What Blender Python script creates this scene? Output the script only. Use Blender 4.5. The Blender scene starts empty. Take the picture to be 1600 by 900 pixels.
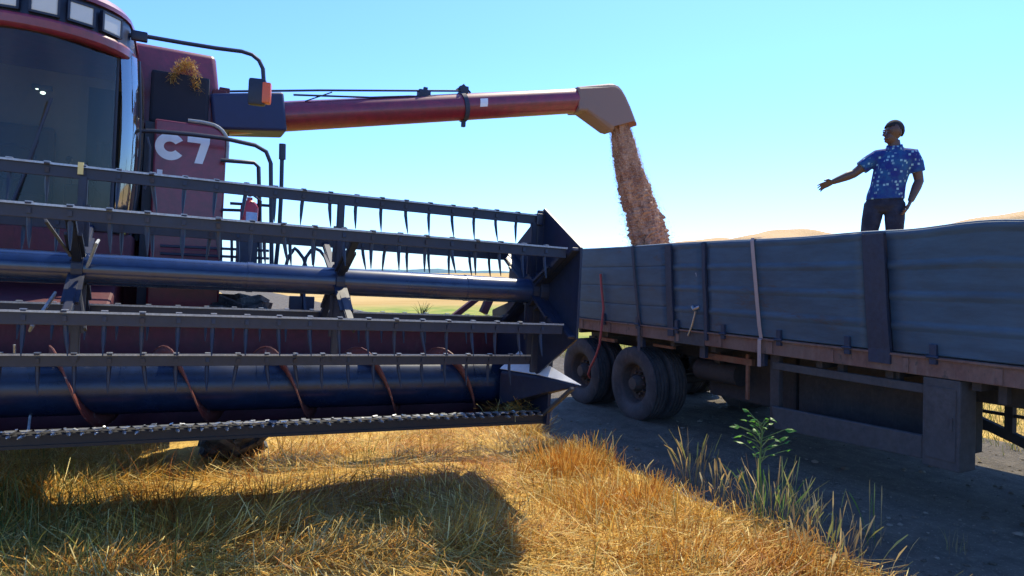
import bpy, bmesh, math, random
import numpy as np
from mathutils import Vector, Matrix, Euler

random.seed(7)
rng = np.random.default_rng(11)
SC = bpy.context.scene
COL = SC.collection
R = math.radians
F = 1060.0 / 1600.0          # focal length in picture widths
TH = math.atan(528 / 1060)   # camera yaw
CT, ST = math.cos(TH), math.sin(TH)

# ------------------------------------------------------------------ node helpers
def new_mat(name):
    m = bpy.data.materials.new(name)
    m.use_nodes = True
    nt = m.node_tree
    return m, nt, nt.nodes['Principled BSDF'], nt.nodes['Material Output']

def nd(nt, typ, **kw):
    n = nt.nodes.new(typ)
    for k, v in kw.items():
        if k.startswith('i_'):
            key = k[2:].replace('_', ' ')
            n.inputs[key].default_value = v
        else:
            setattr(n, k, v)
    return n

def noise(nt, vec, scale, detail=4, rough=.6):
    n = nd(nt, 'ShaderNodeTexNoise')
    n.inputs['Scale'].default_value = scale
    n.inputs['Detail'].default_value = detail
    n.inputs['Roughness'].default_value = rough
    if vec is not None:
        nt.links.new(vec, n.inputs['Vector'])
    return n.outputs['Fac']

def ramp(nt, fac, p0, p1, c0=(0, 0, 0, 1), c1=(1, 1, 1, 1)):
    r = nd(nt, 'ShaderNodeValToRGB')
    r.color_ramp.elements[0].position = p0
    r.color_ramp.elements[1].position = p1
    r.color_ramp.elements[0].color = c0
    r.color_ramp.elements[1].color = c1
    nt.links.new(fac, r.inputs['Fac'])
    return r.outputs['Color']

def mixc(nt, fac, a, b, blend='MIX'):
    m = nd(nt, 'ShaderNodeMix', data_type='RGBA', blend_type=blend)
    for sock, v in ((m.inputs[0], fac), (m.inputs[6], a), (m.inputs[7], b)):
        if isinstance(v, (int, float)):
            sock.default_value = v
        elif isinstance(v, (tuple, list)):
            sock.default_value = (*v[:3], 1)
        else:
            nt.links.new(v, sock)
    return m.outputs[2]

def objvec(nt, scale=(1, 1, 1)):
    t = nd(nt, 'ShaderNodeTexCoord')
    if scale == (1, 1, 1):
        return t.outputs['Object']
    m = nd(nt, 'ShaderNodeMapping')
    m.inputs['Scale'].default_value = scale
    nt.links.new(t.outputs['Object'], m.inputs['Vector'])
    return m.outputs['Vector']

def add_bump(nt, b, h, strength=.2, dist=.01):
    n = nd(nt, 'ShaderNodeBump')
    n.inputs['Strength'].default_value = strength
    n.inputs['Distance'].default_value = dist
    nt.links.new(h, n.inputs['Height'])
    nt.links.new(n.outputs['Normal'], b.inputs['Normal'])

def paint(name, col, rough=.45, metal=0.0, dust=.35, dustcol=(.24, .19, .13), scale=3.0, coat=0.0, stretch=(1, 1, 1), wear=None, bump=.08, spec=.5):
    """worn, dusty paint: colour variation, dust patches, scratches and small dents"""
    m, nt, b, o = new_mat(name)
    v = objvec(nt, stretch)
    n1 = noise(nt, v, scale, 6, .65)
    n2 = noise(nt, v, scale * 7.3, 5, .7)
    n3 = noise(nt, objvec(nt, (stretch[0] * 1, stretch[1] * 1, stretch[2] * .25)), scale * 9, 3, .6)
    c = mixc(nt, ramp(nt, n2, .35, .7), tuple(x * .72 for x in col), tuple(min(1, x * 1.2) for x in col))
    d = nd(nt, 'ShaderNodeMath', operation='MULTIPLY')
    nt.links.new(ramp(nt, n1, .4, .75), d.inputs[0])
    d.inputs[1].default_value = dust
    c = mixc(nt, d.outputs[0], c, dustcol)
    d2 = nd(nt, 'ShaderNodeMath', operation='MULTIPLY')
    nt.links.new(ramp(nt, n3, .56, .78), d2.inputs[0])
    d2.inputs[1].default_value = dust * .8
    c = mixc(nt, d2.outputs[0], c, dustcol)
    if wear:
        c = mixc(nt, ramp(nt, noise(nt, v, scale * 4.1, 8, .75), .58, .66), c, wear)
    nt.links.new(c, b.inputs['Base Color'])
    rr = nd(nt, 'ShaderNodeMapRange')
    rr.inputs['To Min'].default_value = max(.05, rough - .12)
    rr.inputs['To Max'].default_value = min(1, rough + .25)
    nt.links.new(n1, rr.inputs['Value'])
    nt.links.new(rr.outputs[0], b.inputs['Roughness'])
    b.inputs['Metallic'].default_value = metal
    b.inputs['Specular IOR Level'].default_value = spec
    b.inputs['Coat Weight'].default_value = coat
    b.inputs['Coat Roughness'].default_value = .15
    if bump:
        add_bump(nt, b, n2, bump, .01)
    return m

def plain(name, col, rough=.5, metal=0.0, spec=.5, var=.15, scale=12):
    m, nt, b, o = new_mat(name)
    n = noise(nt, objvec(nt), scale, 4, .6)
    c = mixc(nt, n, tuple(x * (1 - var) for x in col), tuple(min(1, x * (1 + var)) for x in col))
    nt.links.new(c, b.inputs['Base Color'])
    b.inputs['Roughness'].default_value = rough
    b.inputs['Metallic'].default_value = metal
    b.inputs['Specular IOR Level'].default_value = spec
    return m

def blade_mat(name, trans=.35, rough=.6, gloss=.3):
    """per-blade colour from the mesh, with light coming through thin blades"""
    m, nt, b, o = new_mat(name)
    a = nd(nt, 'ShaderNodeAttribute', attribute_name='Col')
    nt.links.new(a.outputs['Color'], b.inputs['Base Color'])
    b.inputs['Roughness'].default_value = rough
    b.inputs['Specular IOR Level'].default_value = gloss
    tr = nd(nt, 'ShaderNodeBsdfTranslucent')
    nt.links.new(a.outputs['Color'], tr.inputs['Color'])
    mx = nd(nt, 'ShaderNodeMixShader')
    mx.inputs[0].default_value = trans
    nt.links.new(b.outputs[0], mx.inputs[1])
    nt.links.new(tr.outputs[0], mx.inputs[2])
    nt.links.new(mx.outputs[0], o.inputs['Surface'])
    return m

# ------------------------------------------------------------------ mesh helpers
class MB:
    def __init__(self):
        self.bm = bmesh.new()

    def box(self, c, s, rot=None, bevel=0.0):
        r = bmesh.ops.create_cube(self.bm, size=1.0)
        vs = r['verts']
        M = Matrix.Translation(Vector(c)) @ (Euler(rot).to_matrix().to_4x4() if rot else Matrix()) @ Matrix.Diagonal((*s, 1))
        bmesh.ops.transform(self.bm, matrix=M, verts=vs)
        if bevel:
            es = list({e for v in vs for e in v.link_edges})
            bmesh.ops.bevel(self.bm, geom=es, offset=bevel, segments=2, affect='EDGES', profile=.6)
        return self

    def mm(self, a, b, bevel=0.0):
        c = [(x + y) / 2 for x, y in zip(a, b)]
        s = [abs(y - x) for x, y in zip(a, b)]
        return self.box(c, s, bevel=bevel)

    def bar(self, a, b, w, h, up=(0, 0, 1), bevel=0.0):
        """rectangular bar between two points"""
        a, b = Vector(a), Vector(b)
        d = b - a
        L = d.length
        x = d.normalized()
        u = Vector(up)
        if abs(x.dot(u)) > .98:
            u = Vector((0, 1, 0))
        y = u.cross(x).normalized()
        z = x.cross(y)
        M = Matrix((x, y, z)).transposed().to_4x4()
        M.translation = (a + b) / 2
        r = bmesh.ops.create_cube(self.bm, size=1.0)
        bmesh.ops.transform(self.bm, matrix=M @ Matrix.Diagonal((L, w, h, 1)), verts=r['verts'])
        if bevel:
            es = list({e for v in r['verts'] for e in v.link_edges})
            bmesh.ops.bevel(self.bm, geom=es, offset=bevel, segments=2, affect='EDGES')
        return self

    def tube(self, pts, rad, n=10, cap=True, ell=1.0):
        """swept tube; rad is a number or a list; ell squashes the second radius"""
        pts = [Vector(p) for p in pts]
        N = len(pts)
        rads = rad if isinstance(rad, (list, tuple)) else [rad] * N
        tans = []
        for i in range(N):
            t = pts[min(i + 1, N - 1)] - pts[max(i - 1, 0)]
            tans.append(t.normalized())
        ref = Vector((0, 0, 1)) if abs(tans[0].z) < .9 else Vector((1, 0, 0))
        u = (ref - tans[0] * ref.dot(tans[0])).normalized()
        rings = []
        for i in range(N):
            u = (u - tans[i] * u.dot(tans[i])).normalized()
            w = tans[i].cross(u)
            r = rads[i]
            ra, rb = r if isinstance(r, (tuple, list)) else (r, r * ell)
            rings.append([self.bm.verts.new(pts[i] + u * (ra * math.cos(2 * math.pi * k / n)) + w * (rb * math.sin(2 * math.pi * k / n))) for k in range(n)])
        for a, b in zip(rings, rings[1:]):
            for k in range(n):
                self.bm.faces.new((a[k], a[(k + 1) % n], b[(k + 1) % n], b[k]))
        if cap:
            self.bm.faces.new(rings[0][::-1])
            self.bm.faces.new(rings[-1])
        return self

    def lathe(self, prof, c, axis='X', n=40, closed=False):
        """revolve (offset along axis, radius) pairs"""
        c = Vector(c)
        rings = []
        for (h, r) in prof:
            ring = []
            for k in range(n):
                a = 2 * math.pi * k / n
                p = (h, r * math.cos(a), r * math.sin(a))
                if axis == 'Y':
                    p = (p[1], p[0], p[2])
                elif axis == 'Z':
                    p = (p[1], p[2], p[0])
                ring.append(self.bm.verts.new(c + Vector(p)))
            rings.append(ring)
        prs = list(zip(rings, rings[1:]))
        if closed:
            prs.append((rings[-1], rings[0]))
        for a, b in prs:
            for k in range(n):
                self.bm.faces.new((a[k], a[(k + 1) % n], b[(k + 1) % n], b[k]))
        return self

    def prism(self, poly, d, plane='XZ', at=0.0):
        """extrude a polygon (two coordinates) from at to at + d along the third axis"""
        def P(p, q):
            if plane == 'XZ':
                return (p[0], q, p[1])
            if plane == 'YZ':
                return (q, p[0], p[1])
            return (p[0], p[1], q)
        A = [self.bm.verts.new(P(p, at)) for p in poly]
        B = [self.bm.verts.new(P(p, at + d)) for p in poly]
        n = len(poly)
        self.bm.faces.new(A)
        self.bm.faces.new(B[::-1])
        for k in range(n):
            self.bm.faces.new((A[k], B[k], B[(k + 1) % n], A[(k + 1) % n]))
        return self

    def grid(self, pts):
        """pts[i][j] surface"""
        V = [[self.bm.verts.new(p) for p in row] for row in pts]
        for i in range(len(V) - 1):
            for j in range(len(V[0]) - 1):
                self.bm.faces.new((V[i][j], V[i + 1][j], V[i + 1][j + 1], V[i][j + 1]))
        return self

    def ball(self, c, r, sub=2, s=(1, 1, 1)):
        q = bmesh.ops.create_icosphere(self.bm, subdivisions=sub, radius=r)
        bmesh.ops.transform(self.bm, matrix=Matrix.Translation(Vector(c)) @ Matrix.Diagonal((*s, 1)), verts=q['verts'])
        return self

    def build(self, name, m, parent=None, smooth=False, bevel=0.0, angle=35, label=None):
        bmesh.ops.recalc_face_normals(self.bm, faces=self.bm.faces)
        me = bpy.data.meshes.new(name)
        self.bm.to_mesh(me)
        self.bm.free()
        me.materials.append(m)
        o = bpy.data.objects.new(name, me)
        COL.objects.link(o)
        if parent is not None:
            o.parent = parent
        if bevel:
            b = o.modifiers.new('edge', 'BEVEL')
            b.width = bevel
            b.segments = 2
            b.limit_method = 'ANGLE'
            b.angle_limit = R(40)
        if smooth:
            me.polygons.foreach_set('use_smooth', [True] * len(me.polygons))
            try:
                me.set_sharp_from_angle(angle=R(angle))
            except Exception:
                pass
        if label:
            o['label'] = label
        return o

def tag(o, label=None, cat=None, group=None, kind=None):
    if label: o['label'] = label
    if cat: o['category'] = cat
    if group: o['group'] = group
    if kind: o['kind'] = kind
    return o

def empty(name, loc, rot=(0, 0, 0)):
    o = bpy.data.objects.new(name, None)
    o.location = loc
    o.rotation_euler = rot
    o.empty_display_size = .2
    COL.objects.link(o)
    return o

def copy_tree(o, parent=None):
    c = o.copy()
    COL.objects.link(c)
    if parent is not None:
        c.parent = parent
    for ch in [x for x in bpy.data.objects if x.parent == o]:
        copy_tree(ch, c)
    return c

def raw_mesh(name, verts, faces, m, cols=None, smooth=False):
    """mesh from numpy arrays; faces is (M,4) or (M,3)"""
    me = bpy.data.meshes.new(name)
    k = faces.shape[1]
    me.vertices.add(len(verts))
    me.vertices.foreach_set('co', np.asarray(verts, np.float32).ravel())
    me.loops.add(faces.size)
    me.loops.foreach_set('vertex_index', faces.astype(np.int32).ravel())
    me.polygons.add(len(faces))
    me.polygons.foreach_set('loop_start', np.arange(0, faces.size, k, dtype=np.int32))
    me.polygons.foreach_set('loop_total', np.full(len(faces), k, dtype=np.int32))
    if cols is not None:
        a = me.color_attributes.new('Col', 'FLOAT_COLOR', 'POINT')
        c4 = np.ones((len(verts), 4), np.float32)
        c4[:, :3] = cols
        a.data.foreach_set('color', c4.ravel())
    me.update(calc_edges=True)
    me.validate()
    if smooth:
        me.polygons.foreach_set('use_smooth', [True] * len(me.polygons))
    me.materials.append(m)
    o = bpy.data.objects.new(name, me)
    COL.objects.link(o)
    return o

# ------------------------------------------------------------------ camera, light, sky
cam_d = bpy.data.cameras.new('camera')
cam_d.sensor_width = 36
cam_d.lens = F * 36
cam_d.clip_start = .05
cam_d.clip_end = 20000
cam = bpy.data.objects.new('camera', cam_d)
cam.location = (0, 0, 2.0)
cam.rotation_euler = (R(90 - 1.3), 0, -TH)
COL.objects.link(cam)
SC.camera = cam

SUN = Vector((.56, .43, 1.0)).normalized()
sd = bpy.data.lights.new('sun', 'SUN')
sd.energy = 5.0
sd.angle = R(.5)
sd.color = (1.0, .90, .66)
so = bpy.data.objects.new('sun', sd)
so.rotation_euler = (-SUN).to_track_quat('-Z', 'Y').to_euler()
so.location = (10, 6, 20)
COL.objects.link(so)

w = bpy.data.worlds.new('World')
SC.world = w
w.use_nodes = True
nt = w.node_tree
bg = nt.nodes['Background']
sky = nd(nt, 'ShaderNodeTexSky', sky_type='NISHITA')
sky.sun_disc = False
sky.sun_elevation = math.asin(SUN.z)
sky.sun_rotation = math.atan2(SUN.x, SUN.y)
sky.air_density = 1.0
sky.dust_density = .4
sky.ozone_density = 1.0
SKY_TINT = (.84, 1.33, 2.25)
tint = mixc(nt, 1.0, sky.outputs[0], SKY_TINT, 'MULTIPLY')
nt.links.new(tint, bg.inputs['Color'])
bg.inputs['Strength'].default_value = .112

SC.view_settings.view_transform = 'Standard'
SC.view_settings.look = 'None'
SC.view_settings.exposure = .42
SC.view_settings.gamma = 1.0
SC.render.engine = 'CYCLES'
SC.cycles.max_bounces = 6
SC.cycles.transparent_max_bounces = 12
SC.cycles.use_denoising = True

# ------------------------------------------------------------------ materials
M = {}
M['red'] = paint('red_paint', (.19, .009, .028), .40, dust=.08, dustcol=(.14, .11, .11), scale=1.5, coat=.5, bump=.04)
M['red_dark'] = paint('dull_red_paint', (.085, .008, .018), .6, dust=.2, dustcol=(.16, .12, .10), scale=2.0, bump=.06)
M['black'] = paint('dark_blue_black_paint', (.007, .013, .036), .40, dust=.24, dustcol=(.05, .046, .042), scale=2.2, bump=.05)
M['tube'] = paint('worn_dark_tube_paint', (.008, .022, .070), .22, dust=.12, dustcol=(.035, .04, .05), scale=1.3, bump=.015, coat=.5)
M['steel'] = paint('worn_bright_steel', (.50, .52, .54), .32, metal=.85, dust=.3, scale=6, bump=.05)
M['grey'] = paint('galvanised_grey', (.34, .37, .39), .45, metal=.3, dust=.3, scale=4)
M['bar'] = paint('oily_dark_bar', (.010, .010, .012), .6, dust=.25, dustcol=(.04, .03, .022), scale=5)
M['drive_rubber'] = paint('mud_dusted_rubber', (.035, .035, .038), .85, dust=.8, dustcol=(.28, .26, .23), scale=5, bump=.15)
M['lip'] = paint('worn_edge_highlight', (.38, .39, .41), .32, metal=.6, dust=.2, scale=9, bump=.02)  # worn edge, brightened in colour to carry the sun highlights
M['auger'] = paint('polished_dark_auger', (.009, .022, .060), .22, metal=.1, dust=.13, dustcol=(.045, .045, .05), scale=1.8, bump=.03)
M['flight'] = paint('rust_red_flighting', (.16, .030, .022), .55, dust=.3, scale=4, wear=(.30, .28, .26))
M['rubber'] = paint('dusty_rubber', (.034, .035, .040), .85, dust=.5, dustcol=(.14, .13, .125), scale=3, bump=.15)
M['rim'] = paint('dirty_wheel_rim', (.055, .045, .042), .7, dust=.5, dustcol=(.075, .055, .042), scale=5)
M['side'] = paint('faded_blue_grey_siding', (.028, .074, .128), .55, dust=.3, dustcol=(.060, .085, .100), scale=.9, stretch=(1, .35, 1.6), bump=.05, wear=(.045, .048, .058))
M['stake'] = paint('dark_blue_steel_post', (.014, .027, .060), .6, dust=.25, dustcol=(.06, .055, .05), scale=3)
M['rail'] = paint('rusty_red_deck_rail', (.14, .080, .066), .75, dust=.7, dustcol=(.20, .16, .135), scale=2.2, stretch=(1, 1, .6), wear=(.06, .05, .045))
M['frame'] = paint('dark_chassis', (.030, .030, .034), .75, dust=.4, dustcol=(.10, .08, .07), scale=3)
M['rust'] = paint('rusty_brown_steel', (.17, .065, .035), .8, dust=.4, scale=4)
M['guard'] = paint('weathered_grey_guard', (.050, .053, .060), .75, dust=.4, dustcol=(.085, .078, .07), scale=2)
M['white'] = plain('white_sunlit_edge', (.75, .76, .76), .5)
M['letter'] = plain('white_decal', (.70, .72, .74), .5)
M['lamp'] = plain('frosted_lamp_lens', (.62, .60, .52), .25, var=.08)
M['orange'] = plain('orange_reflector', (.75, .12, .03), .3)
M['redlens'] = plain('red_lens', (.45, .02, .05), .3)
M['redplastic'] = plain('red_cylinder_paint', (.42, .03, .04), .35)
M['bluelabel'] = plain('pale_blue_label', (.35, .45, .6), .5, var=.35, scale=40)
M['yellow'] = plain('yellow_decal', (.7, .55, .2), .5)
M['cabin'] = plain('beige_cab_trim', (.20, .165, .12), .8)
M['seat'] = plain('dark_seat_cloth', (.035, .035, .04), .9)
M['strap'] = plain('pale_dusty_strap', (.33, .27, .26), .85)
M['hose'] = plain('faded_red_hose', (.30, .055, .055), .7)
M['mirror'] = plain('mirror_glass', (.75, .78, .8), .06, metal=1.0)

def glass_mat(name, tint, refl):
    m, nt, b, o = new_mat(name)
    nt.nodes.remove(b)
    tr = nd(nt, 'ShaderNodeBsdfTransparent')
    tr.inputs['Color'].default_value = (*tint, 1)
    gl = nd(nt, 'ShaderNodeBsdfGlossy')
    gl.inputs['Roughness'].default_value = .04
    gl.inputs['Color'].default_value = (.9, .95, 1, 1)
    fr = nd(nt, 'ShaderNodeFresnel')
    fr.inputs['IOR'].default_value = refl
    n = noise(nt, objvec(nt, (1, 1, .4)), 2.2, 3, .5)
    bmp = nd(nt, 'ShaderNodeBump')
    bmp.inputs['Strength'].default_value = .12
    bmp.inputs['Distance'].default_value = .02
    nt.links.new(n, bmp.inputs['Height'])
    nt.links.new(bmp.outputs[0], gl.inputs['Normal'])
    mx = nd(nt, 'ShaderNodeMixShader')
    nt.links.new(fr.outputs[0], mx.inputs[0])
    nt.links.new(tr.outputs[0], mx.inputs[1])
    nt.links.new(gl.outputs[0], mx.inputs[2])
    df = nd(nt, 'ShaderNodeBsdfDiffuse')
    df.inputs['Color'].default_value = (.25, .22, .17, 1)
    mx2 = nd(nt, 'ShaderNodeMixShader')
    d = nd(nt, 'ShaderNodeMath', operation='MULTIPLY')
    nt.links.new(ramp(nt, noise(nt, objvec(nt, (1, 1, .35)), 3.0, 5, .6), .35, .8), d.inputs[0])
    d.inputs[1].default_value = .16
    nt.links.new(d.outputs[0], mx2.inputs[0])
    nt.links.new(mx.outputs[0], mx2.inputs[1])
    nt.links.new(df.outputs[0], mx2.inputs[2])
    nt.links.new(mx2.outputs[0], o.inputs['Surface'])
    return m
M['glass'] = glass_mat('tinted_cab_glass', (.52, .52, .50), 1.40)
M['sideglass'] = glass_mat('side_glass', (.40, .48, .52), 3.2)
# ------------------------------------------------------------------ ground
def sstep(a, b, x):
    t = np.clip((x - a) / (b - a), 0, 1)
    return t * t * (3 - 2 * t)

def ground_h(x, y):
    x = np.asarray(x, float); y = np.asarray(y, float)
    near = 1 - sstep(18, 40, np.hypot(x, y))
    h = .018 * np.sin(1.7 * x + .6 * y) + .014 * np.sin(2.9 * y - 1.3 * x + 1.0) + .010 * np.sin(5.1 * x + 2.2 * y + .4)
    h = h * (1 - .8 * sstep(3.6, 4.6, x))
    ruts = -.035 * np.exp(-((x - 5.0) / .28) ** 2) - .03 * np.exp(-((x - 4.5) / .2) ** 2) + .02 * np.exp(-((x - 4.75) / .12) ** 2)
    # the field rises a little under the harvester
    rise = np.clip(.0558 * (.7 - x), 0, .22) * sstep(4.8, 7.2, y) * (1 - sstep(-9, -5, -x) * 1.0)
    damp = 1 - .9 * sstep(6.6, 7.4, y) * (1 - sstep(12, 14, y)) * sstep(-4.5, -3.8, x) * (1 - sstep(.9, 1.6, x))
    wob = .012 * np.sin(7.3 * y + 3 * x) * np.exp(-((x - 4.8) / .7) ** 2)
    # the camera stands on a low bank beside the sunken track
    bank = (.235 - .05 * np.clip(x, -1.5, 3)) * (1 - sstep(1.6, 4.0, x)) * (1 - sstep(6.2, 7.7, y))
    rise = np.maximum(rise, bank)
    return (h * damp + ruts * .6 + wob) * near + rise * near

def axis_coords(lo, hi, step, far):
    fine = np.arange(lo, hi + 1e-6, step)
    g = [step]
    while sum(g) < far:
        g.append(g[-1] * 1.35)
    ext = np.cumsum(g)
    return np.concatenate([(lo - ext)[::-1], fine, hi + ext])

gx = axis_coords(-9, 13, .14, 7000)
gy = axis_coords(-1, 20, .14, 7000)
GX, GY = np.meshgrid(gx, gy, indexing='ij')
GZ = ground_h(GX, GY)
nx, ny = GX.shape
idx = np.arange(nx * ny).reshape(nx, ny)
gf = np.stack([idx[:-1, :-1], idx[1:, :-1], idx[1:, 1:], idx[:-1, 1:]], -1).reshape(-1, 4)

def ground_mat():
    m, nt, b, o = new_mat('stubble_field_soil')
    t = nd(nt, 'ShaderNodeTexCoord')
    v = t.outputs['Object']
    sep = nd(nt, 'ShaderNodeSeparateXYZ')
    nt.links.new(v, sep.inputs[0])
    soil = mixc(nt, ramp(nt, noise(nt, v, 9, 8, .7), .3, .7), (.18, .115, .04), (.54, .34, .09))
    straw = mixc(nt, ramp(nt, noise(nt, v, 45, 6, .75), .35, .65), (.42, .24, .05), (.86, .60, .18))
    near = mixc(nt, ramp(nt, noise(nt, v, 2.2, 6, .65), .38, .55), soil, straw)
    # far off the stubble closes to a golden sheet, with greener strips running across it
    mp = nd(nt, 'ShaderNodeMapping')
    mp.inputs['Rotation'].default_value = (0, 0, TH)
    mp.inputs['Scale'].default_value = (.02, .16, 1)
    nt.links.new(v, mp.inputs['Vector'])
    gold = mixc(nt, ramp(nt, noise(nt, mp.outputs[0], 1.6, 6, .6), .35, .7), (.42, .27, .085), (.60, .42, .17))
    green = mixc(nt, ramp(nt, noise(nt, v, .8, 6, .6), .4, .65), (.19, .25, .045), (.38, .34, .085))
    dist = nd(nt, 'ShaderNodeVectorMath', operation='LENGTH')
    nt.links.new(v, dist.inputs[0])
    def band(a, bb):
        mr = nd(nt, 'ShaderNodeMapRange', interpolation_type='SMOOTHSTEP')
        mr.inputs['From Min'].default_value = a
        mr.inputs['From Max'].default_value = bb
        nt.links.new(dist.outputs['Value'], mr.inputs['Value'])
        return mr.outputs[0]
    mid = mixc(nt, band(36, 45), green, gold)
    c = mixc(nt, band(10, 22), near, mid)
    nt.links.new(c, b.inputs['Base Color'])
    b.inputs['Roughness'].default_value = .95
    b.inputs['Specular IOR Level'].default_value = .1
    add_bump(nt, b, noise(nt, v, 30, 8, .75), .6, .03)
    return m
g = raw_mesh('ground', np.stack([GX, GY, GZ], -1).reshape(-1, 3), gf, ground_mat(), smooth=True)
tag(g, kind='structure', label='stubble field of dry golden straw reaching to the horizon')

# bare soil track beside and under the trailer
def track_mat():
    m, nt, b, o = new_mat('bare_soil_track')
    v = objvec(nt)
    s = mixc(nt, ramp(nt, noise(nt, v, 3.5, 8, .7), .3, .72), (.085, .072, .055), (.19, .16, .12))
    s = mixc(nt, ramp(nt, noise(nt, v, 26, 8, .75), .56, .68), s, (.30, .25, .17))
    s = mixc(nt, ramp(nt, noise(nt, objvec(nt, (1.6, .3, 1)), 2.5, 5, .6), .5, .75), s, (.075, .064, .050))
    vo = nd(nt, 'ShaderNodeTexVoronoi')
    vo.inputs['Scale'].default_value = 22
    nt.links.new(v, vo.inputs['Vector'])
    s = mixc(nt, ramp(nt, vo.outputs['Distance'], .10, .16), (.26, .22, .165), s)
    nt.links.new(s, b.inputs['Base Color'])
    b.inputs['Roughness'].default_value = .92
    b.inputs['Specular IOR Level'].default_value = .2
    add_bump(nt, b, noise(nt, v, 14, 9, .75), .8, .05)
    return m
ty = np.concatenate([np.arange(-30, -6, 1.0), np.arange(-6, 40, .12), np.arange(40, 120, 1.0), np.arange(120, 900, 10.0)])
tu = np.linspace(0, 1, 60)
edge = 4.02 + .07 * np.sin(ty * 2.3) + .05 * np.sin(ty * 5.1 + 1) + .03 * np.sin(ty * 11.0)
TX = edge[:, None] + (8.9 - edge)[:, None] * tu[None, :]
TY = np.repeat(ty[:, None], len(tu), 1)
TZ = ground_h(TX, TY) + .012 - .05 * (1 - sstep(0, .03, tu))[None, :] - .05 * sstep(.97, 1, tu)[None, :]
ti = np.arange(TX.size).reshape(TX.shape)
tf = np.stack([ti[:-1, :-1], ti[:-1, 1:], ti[1:, 1:], ti[1:, :-1]], -1).reshape(-1, 4)
t_o = raw_mesh('dirt_track', np.stack([TX, TY, TZ], -1).reshape(-1, 3), tf, track_mat(), smooth=True)
tag(t_o, kind='structure', label='bare dark soil track beside the trailer')

# distant low wooded ridge, air haze painted into its bluish colour
def hill_mat():
    m, nt, b, o = new_mat('far_ridge_painted_haze')
    v = objvec(nt)
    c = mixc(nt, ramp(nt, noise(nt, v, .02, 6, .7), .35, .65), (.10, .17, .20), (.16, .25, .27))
    nt.links.new(c, b.inputs['Base Color'])
    b.inputs['Roughness'].default_value = 1
    b.inputs['Specular IOR Level'].default_value = 0
    return m
na = 420
ang = np.linspace(-1.3, 1.3, na) + TH
rr_ = 2600
hh = 17 + 7 * np.sin(ang * 9 + 1) + 5 * np.sin(ang * 23) + 2.2 * np.sin(ang * 71 + 2) + rng.normal(0, .9, na)
hv, hf_ = [], []
prof = [(0, -2), (60, .55), (140, .9), (240, 1.0), (420, .7), (700, -2)]
for a, h in zip(ang, hh):
    for (dr, k) in prof:
        hv.append((math.sin(a) * (rr_ + dr), math.cos(a) * (rr_ + dr), h * k if k > 0 else -2))
hv = np.array(hv)
P_ = len(prof)
hi_ = np.arange(na * P_).reshape(na, P_)
hf_ = np.stack([hi_[:-1, :-1], hi_[1:, :-1], hi_[1:, 1:], hi_[:-1, 1:]], -1).reshape(-1, 4)
tag(raw_mesh('hills', hv, hf_, hill_mat(), smooth=True), kind='structure', label='low wooded ridge tinted bluish by painted haze on the horizon')

# ------------------------------------------------------------------ grass and straw
def ribbons(base, az, tilt, length, width, col, bend=None, nseg=3, tipw=.25, colvar=.12, fat_tip=0.0):
    """N blades: base (N,3); az heading; tilt from vertical; bend extra tilt gained to the tip"""
    N = len(base)
    bend = np.zeros(N) if bend is None else bend
    wz = rng.uniform(0, 2 * np.pi, N)
    wdir = np.stack([np.cos(wz), np.sin(wz), np.zeros(N)], -1)
    pts = [base]
    p = base.copy()
    for s in range(nseg):
        t = tilt + bend * ((s + .5) / nseg) ** 1.3
        d = np.stack([np.sin(t) * np.cos(az), np.sin(t) * np.sin(az), np.cos(t)], -1)
        p = p + d * (length / nseg)[:, None]
        pts.append(p)
    vs, cs = [], []
    for s, q in enumerate(pts):
        f = s / nseg
        wd = width * (1 - (1 - tipw) * f)
        if fat_tip:
            wd = np.where(f > .70, width * fat_tip * (1 if s < nseg else .35), width)
        vs.append(q - wdir * wd[:, None] / 2)
        vs.append(q + wdir * wd[:, None] / 2)
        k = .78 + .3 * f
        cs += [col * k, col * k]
    V = np.stack(vs, 1).reshape(-1, 3)
    C = np.clip(np.stack(cs, 1).reshape(-1, 3), 0, 1)
    per = 2 * (nseg + 1)
    o = (np.arange(N) * per)[:, None]
    faces = []
    for s in range(nseg):
        faces.append(np.concatenate([o + 2 * s, o + 2 * s + 1, o + 2 * s + 3, o + 2 * s + 2], 1))
    Fc = np.stack(faces, 1).reshape(-1, 4)
    return V, Fc, C

def vnoise(x, y, f, seed=0):
    """cheap smooth value noise"""
    r = np.random.default_rng(seed).uniform(0, 1, (257, 257))
    X = (x * f) % 256; Y = (y * f) % 256
    i = np.floor(X).astype(int); j = np.floor(Y).astype(int)
    u = X - i; v = Y - j
    u = u * u * (3 - 2 * u); v = v * v * (3 - 2 * v)
    return (r[i, j] * (1 - u) + r[i + 1, j] * u) * (1 - v) + (r[i, j + 1] * (1 - u) + r[i + 1, j + 1] * u) * v

GOLD = np.array([(.66, .34, .045), (.80, .50, .10), (.90, .70, .25), (.50, .20, .034), (.68, .34, .055), (.38, .29, .06)])
def straw_col(x, y, seed=3, orange=.0):
    N = len(x)
    n = vnoise(x, y, 1.6, seed)
    k = rng.integers(0, 3, N)
    o = rng.integers(3, 5, N)
    pick = np.where(rng.uniform(0, 1, N) < np.clip((n - .45) * 2.4 + orange, .06, .9), o, k)
    pick = np.where(rng.uniform(0, 1, N) < .08, 5, pick)
    return GOLD[pick] * rng.uniform(.55, 1.15, N)[:, None]

def frustum(N, d0, d1, lo=-1.0, hi=1.0, p=1.0):
    """points spread over the ground in front of the camera, denser close by"""
    u = rng.uniform(0, 1, N) ** p
    D = d0 * (d1 / d0) ** u
    r = rng.uniform(lo, hi, N) * D
    return r * CT + D * ST, -r * ST + D * CT

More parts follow.
